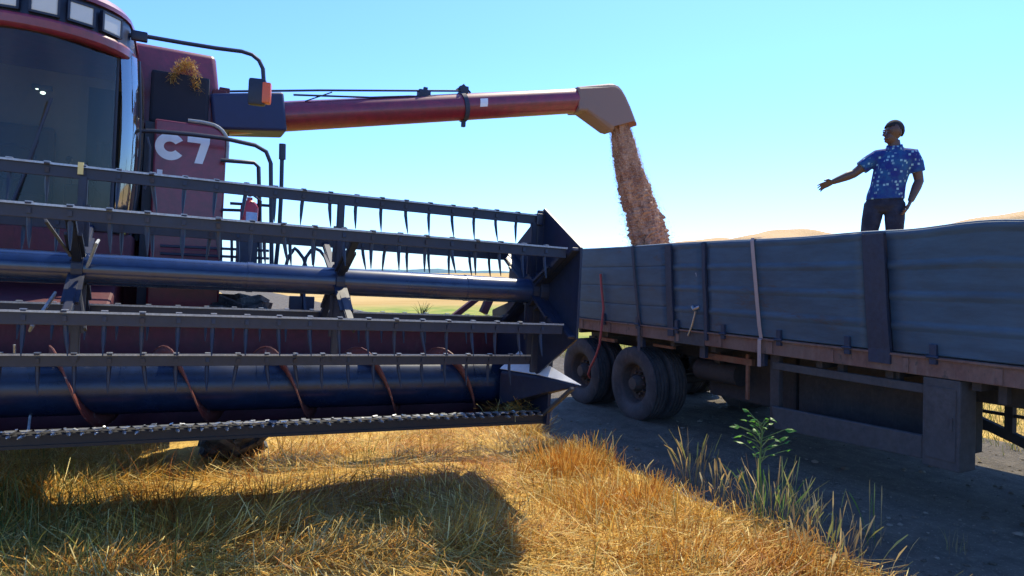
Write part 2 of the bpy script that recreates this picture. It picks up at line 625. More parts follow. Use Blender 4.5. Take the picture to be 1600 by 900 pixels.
TYRES = [(-3.9, -2.6), (-.1, .95)]
def on_field(x, y, margin=0):
    e = 4.02 + .07 * np.sin(y * 2.3) + .05 * np.sin(y * 5.1 + 1)
    ok = x < e + margin
    for a, b in TYRES:
        ok &= ~((x > a) & (x < b) & (y > 7.0) & (y < 9.0))
    return ok

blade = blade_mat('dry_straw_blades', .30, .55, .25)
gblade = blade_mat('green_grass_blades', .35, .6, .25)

def join(parts):
    V, Fc, C, off = [], [], [], 0
    for v, f, c in parts:
        V.append(v); Fc.append(f + off); C.append(c); off += len(v)
    return np.concatenate(V), np.concatenate(Fc), np.concatenate(C)

def basez(x, y, dz=0.0):
    return np.stack([x, y, ground_h(x, y) + dz], -1)

# 1 lying straw, in mats
x, y = frustum(120000, 3.4, 17, -1.0, .75)
k = on_field(x, y) & (rng.uniform(0, 1, len(x)) < .25 + .9 * vnoise(x, y, 2.4, 5))
x, y = x[k], y[k]
N = len(x)
heap = .12 * np.clip(vnoise(x, y, 1.3, 9) - .45, 0, 1) * rng.uniform(0, 1, N) + sstep(2.7, 3.1, x) * rng.uniform(0, .13, N) * vnoise(x, y, 2.1, 77)
V1 = ribbons(basez(x, y, rng.uniform(.0, .05, N) + heap), vnoise(x, y, .9, 2) * 9 + rng.normal(0, .9, N), rng.normal(1.42, .16, N),
             rng.uniform(.10, .34, N), rng.uniform(.0045, .0085, N), straw_col(x, y), rng.normal(0, .25, N), nseg=2, tipw=.7)
# 2 standing stubble
x, y = frustum(60000, 3.4, 18, -1.0, .75)
row = np.abs(((x * .98 + .2 * np.sin(y)) / .24) % 1 - .5)
k = on_field(x, y) & (rng.uniform(0, 1, len(x)) < .3 + .75 * vnoise(x, y, 1.1, 21))
x, y = x[k], y[k]
N = len(x)
V2 = ribbons(basez(x, y, -.01), rng.uniform(0, 6.28, N), np.abs(rng.normal(0, .28, N)), rng.uniform(.035, .14, N) * (.5 + .9 * vnoise(x, y, 1.5, 8)),
             rng.uniform(.004, .007, N), straw_col(x, y, 6, .12), rng.normal(.1, .2, N), nseg=2, tipw=.8)
v, f, c = join([V1, V2])
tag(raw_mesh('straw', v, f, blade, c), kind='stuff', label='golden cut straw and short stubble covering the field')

# 3 uncut strip along the track, with ears
def strip(N, x0, x1, y0, y1, h0, h1, seed, thr=.35):
    x = rng.uniform(x0, x1, N); y = rng.uniform(y0, y1, N)
    n = vnoise(x, y, 1.5, seed)
    inner = 2.75 + .25 * vnoise(x * 0, y, 1.3, 4) + .16 * (y - 5.5)
    k = on_field(x, y, .05) & (n > thr * rng.uniform(.3, 1.2, N)) & (x > inner)
    x, y, n = x[k], y[k], n[k]
    N = len(x)
    h = rng.uniform(h0, h1, N) * (.55 + .8 * n)
    return ribbons(basez(x, y, -.01), rng.uniform(0, 6.28, N), np.abs(rng.normal(0, .42, N)), h, rng.uniform(.004, .0065, N),
                   straw_col(x, y, 31, .10), rng.normal(.45, .55, N), nseg=3, fat_tip=2.2)
S1 = join([strip(11000, 2.5, 4.12, 2.0, 10.5, .05, .20, 14), strip(3800, 2.6, 4.12, 5.5, 10.0, .16, .36, 61, .5), strip(1500, 2.6, 4.12, 2.0, 6.0, .16, .34, 67, .6)])
v, f, c = S1
tag(raw_mesh('dry_grass', v, f, blade, c), kind='stuff', label='uncut strip of orange dry grass along the soil track')

# 4 greener, longer grass, densest in the lower left
x, y = frustum(26000, 3.3, 12, -1.0, .7)
n = vnoise(x, y, 1.2, 40)
lefty = 1 - sstep(-.9, .5, x)
k = on_field(x, y, .1) & (rng.uniform(0, 1, len(x)) < .006 + .02 * (n > .6) + .75 * lefty * (y < 6.6) * (.3 + n))
x, y, n = x[k], y[k], n[k]
N = len(x)
gc = np.array([(.10, .15, .035), (.17, .20, .05), (.26, .26, .07), (.32, .26, .09)])[rng.integers(0, 4, N)] * rng.uniform(.7, 1.2, N)[:, None]
v, f, c = ribbons(basez(x, y, -.01), rng.uniform(0, 6.28, N), np.abs(rng.normal(.35, .4, N)), rng.uniform(.12, .42, N), rng.uniform(.005, .010, N), gc, rng.normal(.6, .4, N), nseg=4)
tag(raw_mesh('grass', v, f, gblade, c), kind='stuff', label='long green and fading grass growing through the straw')

# 5 lit ground cover beyond the trailer
x = rng.uniform(7.4, 14, 26000); y = rng.uniform(-2, 16, 26000)
n = vnoise(x, y, 1.0, 51)
k = (x > 7.75 + .9 * vnoise(y, x, 1.1, 2)) | (rng.uniform(0, 1, len(x)) < .06)
x, y, n = x[k], y[k], n[k]
N = len(x)
gc = np.array([(.22, .24, .05), (.45, .36, .10), (.55, .42, .15), (.16, .20, .05)])[rng.integers(0, 4, N)] * rng.uniform(.7, 1.2, N)[:, None]
v, f, c = ribbons(basez(x, y, -.01), rng.uniform(0, 6.28, N), np.abs(rng.normal(.25, .3, N)), rng.uniform(.08, .3, N), rng.uniform(.006, .012, N), gc, rng.normal(.4, .4, N), nseg=3)
tag(raw_mesh('verge_grass', v, f, gblade, c), kind='stuff', label='sunlit yellow green grass beyond the trailer')

# stones and clods on the track
x, y = frustum(2600, 3.5, 15, -.2, 1.0)
k = (x > 4.15) & (x < 8.8)
x, y = x[k], y[k]
ico = bmesh.new(); bmesh.ops.create_icosphere(ico, subdivisions=1, radius=1)
iv = np.array([q.co[:] for q in ico.verts]); ifc = np.array([[q.index for q in t.verts] for t in ico.faces]); ico.free()
s = rng.lognormal(-4.6, .55, len(x))
iv3 = iv[None] * (1 + rng.normal(0, .18, (len(x), len(iv), 1))) * s[:, None, None] * np.array([1, 1, .6])
vv = (iv3 + basez(x, y, .012)[:, None, :]).reshape(-1, 3)
ff = (ifc[None] + (np.arange(len(x)) * len(iv))[:, None, None]).reshape(-1, 3)
cc = np.repeat(np.array([(.14, .115, .085), (.24, .20, .15), (.09, .075, .055)])[rng.integers(0, 3, len(x))], len(iv), 0)
tag(raw_mesh('gravel', vv, ff, blade_mat('clods', 0, .9, .1), cc), kind='stuff', label='small clods and stones scattered on the soil track')

# ------------------------------------------------------------------ single plants one can point at
def tuft(name, xy, n, h, spread, cols, label, cat, group=None, ears=0, tilt=.18, bend=.4, wd=.006, mat=None, wander=.5):
    x = xy[0] + rng.normal(0, spread, n); y = xy[1] + rng.normal(0, spread, n)
    z0 = float(ground_h(xy[0], xy[1]))
    base = np.stack([x - xy[0], y - xy[1], np.full(n, -.01)], -1)
    cols = np.array(cols)[rng.integers(0, len(cols), n)] * rng.uniform(.75, 1.2, n)[:, None]
    az = np.arctan2(base[:, 1], base[:, 0]) + rng.normal(0, wander, n)
    parts = [ribbons(base, az, np.abs(rng.normal(tilt, .10, n)), h * rng.uniform(.4, 1.0, n) ** .8, wd * rng.uniform(.6, 1.0, n), cols, rng.normal(bend, .3, n), nseg=5, fat_tip=ears)]
    v, f, c = join(parts)
    o = raw_mesh(name, v, f, mat or blade, c)
    o.location = (xy[0], xy[1], z0)
    return tag(o, label, cat, group)

SEED = [(.50, .36, .14), (.42, .27, .10), (.30, .30, .09), (.58, .45, .20)]
GRN = [(.10, .22, .04), (.16, .28, .06), (.28, .30, .08)]
def gpt(px, py):
    """ground point seen at a pixel of the 1600-wide photograph"""
    z = 0.0
    for _ in range(12):
        D = (2.0 - z) * 1060 / (py - 426)
        r = (px - 800) / 1060 * D
        q = (r * CT + D * ST, -r * ST + D * CT)
        z = .5 * z + .5 * float(ground_h(*q))
    return q
tuft('seed_grass', gpt(1085, 765), 44, .58, .07, SEED, 'tall seeding grass tuft at the edge of the soil track', 'grass tuft', 'seeding grass tufts along the track', ears=5.1, wd=.0042, bend=.45, tilt=.09, wander=1)
tuft('seed_grass', gpt(1130, 790), 30, .40, .06, SEED, 'short brown seeding tuft just right of the tallest seed stalks', 'grass tuft', 'seeding grass tufts along the track', ears=5.1, wd=.0042, bend=.45, tilt=.09, wander=1)
tuft('seed_grass', gpt(1208, 835), 88, .62, .10, SEED + GRN, 'thick green based grass clump with pale seed heads under the broadleaf weed', 'grass tuft', 'seeding grass tufts along the track', ears=3.4, wd=.0042, bend=.45, tilt=.09, wander=1)
tuft('seed_grass', gpt(1265, 850), 37, .46, .09, SEED, 'sparse upright grass tuft standing against the shaded track', 'grass tuft', 'seeding grass tufts along the track', ears=3.4, wd=.0042, bend=.45, tilt=.09, wander=1)
tuft('seed_grass', gpt(1370, 858), 13, .46, .08, GRN + SEED, 'few thin green stalks alone out on the shaded soil', 'grass tuft', 'seeding grass tufts along the track', ears=2.72, wd=.0042, bend=.45, tilt=.09, wander=1)
tuft('seed_grass', gpt(1300, 892), 68, .42, .16, SEED, 'golden nodding seed grass at the front end of the dry strip', 'grass tuft', 'seeding grass tufts along the track', ears=4.42, wd=.0042, bend=.45, tilt=.09, wander=1)
tuft('seed_grass', gpt(945, 722), 37, .34, .05, GRN, 'fresh green tuft at the corner of the dry strip', 'grass tuft', 'seeding grass tufts along the track', ears=0, wd=.0042, bend=.45, tilt=.09, wander=1)
tuft('seed_grass', gpt(1500, 868), 15, .24, .05, SEED, 'tiny dry tuft rightmost on the shaded soil track', 'grass tuft', 'seeding grass tufts along the track', wd=.004, tilt=.09, wander=1)
RUST = [(.42, .12, .025), (.55, .20, .035), (.30, .09, .025)]
tuft('dry_weed', gpt(235, 778), 46, .50, .12, RUST, 'reddish dry weed catching a strip of sun near the big tyre', 'weed', 'dry weeds in the stubble', tilt=.45)
tuft('dry_weed', gpt(598, 792), 80, .34, .13, RUST, 'dark reddish dry clump at the edge of the reel shadow', 'weed', 'dry weeds in the stubble', tilt=.3)
tuft('dry_weed', gpt(425, 775), 90, .34, .16, RUST + SEED, 'wide rusty dry clump beside the big tyre shadow', 'weed', 'dry weeds in the stubble', tilt=.3)
for (px, py, n_, h_, sp_, lb) in (
        (885, 745, 420, .36, .17, 'tall orange dry clump at the sharp left edge of the uncut strip'),
        (930, 800, 300, .26, .18, 'broad orange dry clump in the middle of the uncut strip'),
        (1010, 800, 220, .34, .10, 'upright orange dry clump beside the soil track edge'),
        (1080, 880, 300, .28, .16, 'low orange dry clump at the bottom of the uncut strip'),
        (1215, 890, 200, .26, .13, 'rusty dry clump at the front of the strip before the nodding seed grass')):
    tuft('dry_clump', gpt(px, py), n_, h_, sp_, [(.66, .31, .045), (.50, .20, .03), (.76, .46, .11)], lb, 'grass clump', 'orange dry clumps in the uncut strip', tilt=.16, bend=.35, wd=.005, ears=2.0)
def straw_pile(xy, n, sx, sy, h, label):
    x = rng.normal(0, sx, n); y = rng.normal(0, sy, n)
    z = h * np.exp(-(x / sx) ** 2 * .6 - (y / sy) ** 2 * .6) * rng.uniform(.1, 1, n)
    z0 = float(ground_h(*xy))
    base = np.stack([x, y, z + ground_h(xy[0] + x, xy[1] + y) - z0], -1)
    v, f, c = ribbons(base, rng.normal(.5, .9, n), rng.normal(1.35, .3, n), rng.uniform(.10, .36, n), rng.uniform(.005, .009, n), GOLD[rng.integers(0, 5, n)] * rng.uniform(.6, 1.1, n)[:, None], rng.normal(.1, .4, n), nseg=3, tipw=.7)
    o = raw_mesh('straw_pile', v, f, blade, c)
    o.location = (xy[0], xy[1], z0)
    tag(o, label, 'straw pile', 'piles of loose straw')
straw_pile(gpt(745, 868), 1100, .34, .16, .16, 'loose golden straw pile in the sunlit patch below the reel shadow')
straw_pile(gpt(500, 893), 1000, .40, .10, .10, 'flat pale straw pile along the bottom of the sunlit patch')
straw_pile(gpt(390, 845), 700, .22, .14, .12, 'brown straw pile lying in the shade of the header')
straw_pile(gpt(455, 722), 900, .30, .16, .07, 'bright pale straw strewn on the ground beside the big tyre')
straw_pile(gpt(825, 676), 420, .13, .10, .08, 'bleached sticks and straw under the end of the cutter bar')
tuft('grass_clump', gpt(574, 712), 26, .30, .06, GRN, 'small fresh green clump alone in the sunlit stubble', 'grass tuft', tilt=.3)
tuft('field_weed', gpt(660, 494), 30, .75, .10, [(.06, .07, .03)], 'small dark weed standing alone far out in the stubble field', 'weed', tilt=.3, wd=.05)

# broadleaf weed by the track
def broadleaf(xy, h):
    z0 = float(ground_h(*xy))
    root = empty('broadleaf_weed', (xy[0], xy[1], z0))
    tag(root, 'bright green broadleaf weed standing before the trailer guard', 'weed')
    st = MB()
    st.tube([(0, 0, -.02), (.01, 0, .25), (-.01, .01, .48), (.02, 0, h * .9)], [.008, .007, .006, .003], 6)
    rnd = random.Random(4)
    leaves = []
    for i in range(34):
        z = h * (.55 + .42 * (i / 34) ** .8)
        a = rnd.uniform(0, 6.28)
        L = rnd.uniform(.03, .20) * (1.15 - .4 * i / 34)
        tip = Vector((math.cos(a) * L, math.sin(a) * L, z + rnd.uniform(.0, .07)))
        st.tube([(0, 0, z - .03), tuple(tip)], .0025, 4)
        leaves.append((tip, a, rnd.uniform(.028, .058)))
    st.build('stem', plain('weed_stem', (.10, .17, .04), .7), root)
    lf = MB()
    for tip, a, s in leaves:
        d = Vector((math.cos(a), math.sin(a), rnd.uniform(-.6, .4))).normalized()
        sd_ = d.cross(Vector((rnd.uniform(-.4, .4), rnd.uniform(-.4, .4), 1))).normalized()
        n_ = d.cross(sd_)
        row0 = [tip, tip + d * s * .5 + sd_ * s * .48 + n_ * .008, tip + d * s * 1.1 + sd_ * s * .36, tip + d * s * 1.7]
        mid = [tip, tip + d * s * .5 - n_ * .006, tip + d * s * 1.1 - n_ * .006, tip + d * s * 1.7]
        row1 = [tip, tip + d * s * .5 - sd_ * s * .48 + n_ * .008, tip + d * s * 1.1 - sd_ * s * .36, tip + d * s * 1.7]
        V = [lf.bm.verts.new(p) for p in (row0[0], row0[1], mid[1], row1[1], row0[2], mid[2], row1[2], row0[3])]
        for q in ((0, 1, 2), (0, 2, 3), (1, 4, 5, 2), (2, 5, 6, 3), (4, 7, 5), (5, 7, 6)):
            lf.bm.faces.new([V[t] for t in q])
    m, nt, b, o = new_mat('weed_leaf')
    b.inputs['Base Color'].default_value = (.08, .25, .035, 1)
    b.inputs['Roughness'].default_value = .45
    tr = nd(nt, 'ShaderNodeBsdfTranslucent')
    tr.inputs['Color'].default_value = (.16, .42, .04, 1)
    mx = nd(nt, 'ShaderNodeMixShader'); mx.inputs[0].default_value = .5
    nt.links.new(b.outputs[0], mx.inputs[1]); nt.links.new(tr.outputs[0], mx.inputs[2]); nt.links.new(mx.outputs[0], o.inputs['Surface'])
    lf.build('foliage', m, root)
broadleaf(gpt(1192, 812), .84)
# ------------------------------------------------------------------ the combine harvester
ROLL = R(3.2)
ROOT = Vector((-1.3, 8.0, .1045))
RM = Euler((0, ROLL, 0)).to_matrix()
comb = empty('combine_harvester', ROOT, (0, ROLL, 0))
tag(comb, 'red combine harvester with raised dark reel and its unloading auger swung out over the trailer', 'combine harvester')

def L_(x, y, z):
    """world point -> harvester coordinates"""
    return RM.inverted() @ (Vector((x, y, z)) - ROOT)

def part(mb, name, mat, parent=None, **kw):
    return mb.build(name, M[mat] if isinstance(mat, str) else mat, parent or comb, **kw)

# --- body
b = MB()
b.mm((-1.60, .36, 1.25), (1.60, 6.2, 3.5), bevel=.06)
b.mm((-1.3, .1, 1.0), (1.3, 5.2, 1.3), bevel=.03)
b.mm((-1.45, 6.1, 1.5), (1.45, 7.2, 3.1), bevel=.15)
part(b, 'body', 'red_dark', smooth=True)
for s in (1, -1):
    b = MB(); b.mm((s * 1.56, .95, .72), (s * 1.61, 5.2, 1.5), bevel=.01); part(b, 'side_light_blocker', 'red_dark')  # plates added to block sun passing under the body
# front corner panels beside the cab, rounded shoulder
for s in (1, -1):
    b = MB()
    outl = [(.95, 1.55), (1.63, 1.55), (1.63, 3.27)]
    outl += [(1.45 + .18 * math.cos(a), 3.33 + .19 * math.sin(a)) for a in np.linspace(.05, math.pi / 2, 7)]
    outl += [(.95, 3.52)]
    b.prism([(s * p, q) for p, q in outl], .55, 'XZ', -.2)
    pn = part(b, 'corner_panel', 'red', smooth=True, bevel=.02)
    if s == 1:
        # rolled bright rim along the shoulder
        rm = MB()
        rm.tube([(1.25, -.19, 3.545), (1.38, -.19, 3.548)] + [(1.455 + .185 * math.cos(a), -.19, 3.34 + .2 * math.sin(a)) for a in np.linspace(math.pi / 2 - .1, 0, 8)] + [(1.64, -.19, 3.17)], .018, 8)
        part(rm, 'rim_strip', 'grey', pn, smooth=True)
        lt = MB()
        # C
        cx, cz, ro, ri = 1.098, 3.25, .138, .055
        aa = np.linspace(R(34), R(326), 26)
        out = [(cx + 1.0 * ro * math.cos(a), cz + ro * math.sin(a)) for a in aa]
        inn = [(cx + 1.05 * ri * math.cos(a), cz + .95 * ri * math.sin(a)) for a in aa[::-1]]
        for i in range(len(aa) - 1):
            q = [out[i], out[i + 1], inn[len(aa) - 2 - i], inn[len(aa) - 1 - i]]
            V = [lt.bm.verts.new((p[0], -.2045, p[1])) for p in q]
            lt.bm.faces.new(V)
        # 7
        sv = [(1.255 + (p - 1.485) * .84, q - .075) for p, q in [(1.485, 3.462), (1.735, 3.462), (1.735, 3.405), (1.665, 3.185), (1.572, 3.185), (1.635, 3.395), (1.485, 3.395)]]
        V = [lt.bm.verts.new((p[0], -.2045, p[1])) for p in sv]
        lt.bm.faces.new((V[0], V[1], V[2], V[5], V[6])); lt.bm.faces.new((V[2], V[3], V[4], V[5]))
        part(lt, 'lettering', 'letter', pn)
        dq = MB(); dq.mm((.99, -.204, 2.96), (1.04, -.2005, 3.005)); part(dq, 'decal', 'letter', pn)
for xa in (.862, -.948):
    b = MB()
    b.mm((xa, -.1, 1.6), (xa + .086, .3, 3.5))
    part(b, 'cab_gap_wall', 'black')

# --- grain tank: leaning walls above the body
b = MB()
def loop(x, y0, y1, z):
    return [(-x, y0, z), (x, y0, z), (x, y1, z), (-x, y1, z)]
lo, hi2 = loop(1.62, .30, 3.6, 3.5), loop(1.50, .34, 3.5, 4.42)
V = [b.bm.verts.new(p) for p in lo] + [b.bm.verts.new(p) for p in hi2]
for i in range(4):
    b.bm.faces.new((V[i], V[(i + 1) % 4], V[4 + (i + 1) % 4], V[4 + i]))
b.bm.faces.new(V[:4]); b.bm.faces.new(V[4:])
tank = part(b, 'grain_tank', 'red', bevel=.05, smooth=True)
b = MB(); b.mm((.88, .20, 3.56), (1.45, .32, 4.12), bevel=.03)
part(b, 'recess_shade_panel', plain('dark_recess_shade', (.012, .016, .030), .8), tank)  # dark panel that paints in the shade of a recess
b = MB(); b.mm((1.48, .22, 3.58), (1.63, .42, 4.02), bevel=.02); b.mm((1.55, .26, 3.9), (1.66, .5, 4.06), bevel=.01)
part(b, 'corner_post', 'red_dark', tank)

# --- cab
CW = .84
def cab_outline(w, bow, yb, n=9, corner=.16):
    """plan of the cab, front bowed towards the header (negative y)"""
    f = []
    for t in np.linspace(-1, 1, n):
        f.append((t * (w - corner), -.62 - bow * (1 - t * t) - corner))
    pts = [(-w, yb), (-w, -.62)] + f + [(w, -.62), (w, yb)]
    return pts
def ring(pts, z0, z1, mb, cap0=True, cap1=True, s1=1.0, dy=0):
    A = [mb.bm.verts.new((x, y, z0)) for x, y in pts]
    B = [mb.bm.verts.new((x * s1, y * s1 + dy, z1)) for x, y in pts]
    n = len(pts)
    for i in range(n):
        mb.bm.faces.new((A[i], A[(i + 1) % n], B[(i + 1) % n], B[i]))
    if cap0: mb.bm.faces.new(A[::-1])
    if cap1: mb.bm.faces.new(B)

b = MB()
ring(cab_outline(.82, .40, .25), 2.08, 2.30, b)
b.mm((-.80, .18, 2.3), (.80, .24, 4.0))
cabf = part(b, 'cab', 'red_dark', bevel=.02)
b = MB(); b.mm((-.76, .10, 2.45), (.76, .17, 3.95)); part(b, 'rear_lining', 'cabin', cabf)
for s in (1, -1):
    b = MB(); b.bar((s * .655, -.78, 2.28), (s * .645, -.78, 3.96), .03, .05); part(b, 'cab_pillar', 'black', cabf)
    b = MB(); b.bar((s * .82, .17, 2.28), (s * .80, .17, 3.90), .05, .06); part(b, 'cab_pillar', 'black', cabf)
b = MB()
fr = [(x, -.76 - .42 * (1 - (x / .70) ** 2)) for x in np.linspace(-.64, .64, 15)]
b.grid([[(x, y, z) for x, y in fr] for z in (2.30, 2.9, 3.5, 4.0)])
ws = part(b, 'windshield', 'glass', cabf, smooth=True)
for s in (1, -1):
    b = MB()
    b.grid([[(s * (x + .045 * math.sin(math.pi * (z - 2.3) / 1.7)), y, z) for x, y in ((.66, -.80), (.71, -.775), (.755, -.73), (.785, -.67), (.80, -.58), (.812, -.35), (.815, -.05), (.815, .16))] for z in np.linspace(2.30, 3.96, 8)])
    part(b, 'side_window', 'sideglass', cabf, smooth=True)
    b = MB()
    b.tube([(s * (.80 + .045 * math.sin(math.pi * (z - 2.3) / 1.7)), -.585, z) for z in (2.3, 2.7, 3.1, 3.5, 3.96)], .013, 8)
    part(b, 'window_seal', 'black', cabf, smooth=True)
    b = MB()
    b.tube([(s * .90, -.60, 2.75), (s * .93, -.60, 2.85), (s * .93, -.60, 3.15), (s * .90, -.60, 3.25)], .014, 8)
    part(b, 'door_handle', 'black', cabf, smooth=True)
# inside
b = MB()
b.box((-.15, -.25, 2.55), (.50, .50, .14), bevel=.04); b.box((-.15, .03, 2.95), (.48, .13, .75), bevel=.05); b.box((-.15, -.2, 2.38), (.3, .3, .2))
part(b, 'operator_seat', 'seat', cabf)
b = MB()
b.tube([(-.15, -.75, 2.3), (-.15, -.62, 2.85)], .04, 8)
b.tube([(-.15 + .19 * math.cos(a), -.62 + .07 * math.sin(a), 2.88 + .16 * math.sin(a)) for a in np.linspace(0, 2 * math.pi, 20)], .014, 6, cap=False)
part(b, 'steering_wheel', 'black', cabf, smooth=True)
b = MB()
b.box((.38, -.35, 2.62), (.24, .60, .22), bevel=.03); b.box((.55, -.62, 3.02), (.07, .18, .24), rot=(0, 0, .4), bevel=.02); b.tube([(.46, -.55, 2.7), (.55, -.62, 3.0)], .015, 6)
b.tube([(.30, -.5, 2.7), (.28, -.56, 2.93)], .012, 6); b.ball((.28, -.56, 2.96), .032, 1)
part(b, 'control_console', 'seat', cabf)
b = MB(); b.mm((.34, .09, 2.4), (.62, .1, 3.8)); part(b, 'rear_dark_sheet', 'seat', cabf)  # dark sheet added to darken this part of the glass
b = MB(); b.box((-.52, .02, 3.1), (.22, .14, .5), bevel=.03); part(b, 'cab_locker', 'guard', cabf)
# wiper in front of the windshield
b = MB()
b.tube([(-.05, -1.24, 2.32), (.14, -1.235, 3.0)], .012, 6); b.bar((.06, -1.245, 2.72), (.22, -1.235, 3.36), .02, .02)
part(b, 'wiper', 'black', cabf)
# roof: red lip, dark light band, red cap
def roof_outline(w, bow, k=0.0):
    """plan with a strongly rounded front"""
    return [(-w, .30), (-w, -.45)] + [(w * math.sin(t), -.45 - (.33 + bow) * math.cos(t) ** .8 - k) for t in np.linspace(-1.35, 1.35, 21)] + [(w, -.45), (w, .30)]
b = MB(); ring(roof_outline(.775, .46), 3.90, 4.02, b, s1=1.01); roof = part(b, 'cab_roof', 'red', bevel=.03, smooth=True)
b = MB(); ring(roof_outline(.75, .43), 4.02, 4.27, b, s1=.97); part(b, 'light_band', 'black', roof, smooth=True)
b = MB()
ring(roof_outline(.745, .44), 4.265, 4.30, b, cap1=False); ring(roof_outline(.745, .44), 4.30, 4.37, b, s1=.93); ring([(x * .93, y * .93) for x, y in roof_outline(.745, .44)], 4.37, 4.44, b, cap0=False, s1=.78)
part(b, 'roof_cap', 'red', roof, smooth=True)
for t in (-.90, -.53, -.18, .18, .53, .90):
    w_, bow_ = .748, .43
    def fp(q): return Vector((w_ * math.sin(q), -.45 - (.33 + bow_) * math.cos(q) ** .8, 0))
    p, d = fp(t), fp(t + .05) - fp(t - .05)
    yaw = math.atan2(d.y, d.x)
    b = MB()
    b.box((0, -.012, 0), (.185, .03, .15), bevel=.012)
    l = part(b, 'work_light', 'lamp', roof)
    l.location = (p.x, p.y + .0, 4.13)
    l.rotation_euler = (0, 0, yaw)
    b = MB()
    for dx, dz, sx, sz in ((0, .082, .21, .018), (0, -.082, .21, .018), (.098, 0, .018, .17), (-.098, 0, .018, .17)):
        b.box((dx, -.012, dz), (sx, .04, sz))
    part(b, 'lamp_bezel', 'black', l)

# mirror on its long bent arm
def W(*p): return tuple(L_(*p))
def at(px, py, Y):
    """point on the plane world Y seen at a pixel of the 1600-wide photograph, in harvester coordinates"""
    D = 2377.0 * Y / (2927.0 - px)
    return W((D - Y * CT) / ST, Y, 2.0 + (426 - py) / 1060 * D)
mroot = MB()
arm_px = [(190, 57), (232, 60), (290, 70), (340, 78), (380, 83), (396, 88), (407, 97), (413, 110), (414, 128)]
mroot.tube([at(x, y, 7.35) for x, y in arm_px], .021, 10)
mroot.box(at(222, 60, 7.35), (.14, .07, .09), bevel=.015)
mirror = part(mroot, 'mirror_arm', 'black', smooth=True)
b = MB(); b.box(at(404, 146, 7.34), (.17, .10, .27), rot=(0, 0, -.25), bevel=.03)
part(b, 'mirror_housing', 'black', mirror, smooth=True)
b = MB(); b.box(Vector(at(404, 146, 7.34)) + Vector((.016, .052, 0)), (.13, .004, .22), rot=(0, 0, -.25)); part(b, 'mirror_glass', 'mirror', mirror)
b = MB(); b.box(at(418.5, 148, 7.30), (.085, .085, .215), rot=(0, 0, -.25), bevel=.02)
part(b, 'indicator_lamp', 'orange', mirror, smooth=True)

# small glowing spots added inside the cab to imitate a bright glint
lm, nt_, lb, _o = new_mat('glowing_cab_glint')
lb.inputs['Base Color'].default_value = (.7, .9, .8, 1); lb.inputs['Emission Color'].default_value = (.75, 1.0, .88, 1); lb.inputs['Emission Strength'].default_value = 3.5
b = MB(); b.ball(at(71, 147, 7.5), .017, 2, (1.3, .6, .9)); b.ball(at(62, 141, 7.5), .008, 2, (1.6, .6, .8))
glint_o = part(b, 'cab_glint', lm, cabf, smooth=True)
b = MB(); b.box(Vector(at(69, 141, 7.5)) + Vector((0, .03, .02)), (.16, .03, .05), bevel=.008); part(b, 'glint_bracket', 'seat', cabf)

# --- feeder house, axle, wheels
b = MB()
sec = [((-.72, .72), -1.95, .86, 1.52), ((-.72, .72), .3, 1.35, 2.05)]
Vv = []
for (xa, xb), y, z0, z1 in sec:
    Vv.append([b.bm.verts.new(p) for p in ((xa, y, z0), (xb, y, z0), (xb, y, z1), (xa, y, z1))])
for i in range(4):
    b.bm.faces.new((Vv[0][i], Vv[0][(i + 1) % 4], Vv[1][(i + 1) % 4], Vv[1][i]))
b.bm.faces.new(Vv[0]); b.bm.faces.new(Vv[1])
part(b, 'feeder_house', 'red_dark', bevel=.03)
b = MB(); b.mm((-1.55, -.14, .72), (1.55, .16, 1.02), bevel=.03); b.mm((-1.3, -.22, .9), (-.9, .3, 1.4)); b.mm((.9, -.22, .9), (1.3, .3, 1.4)); part(b, 'front_axle', 'frame')
b = MB(); b.mm((-1.25, 4.35, .48), (1.25, 4.6, .72), bevel=.03); b.mm((-.25, 4.2, .7), (.25, 4.8, 1.1)); part(b, 'rear_axle', 'frame')

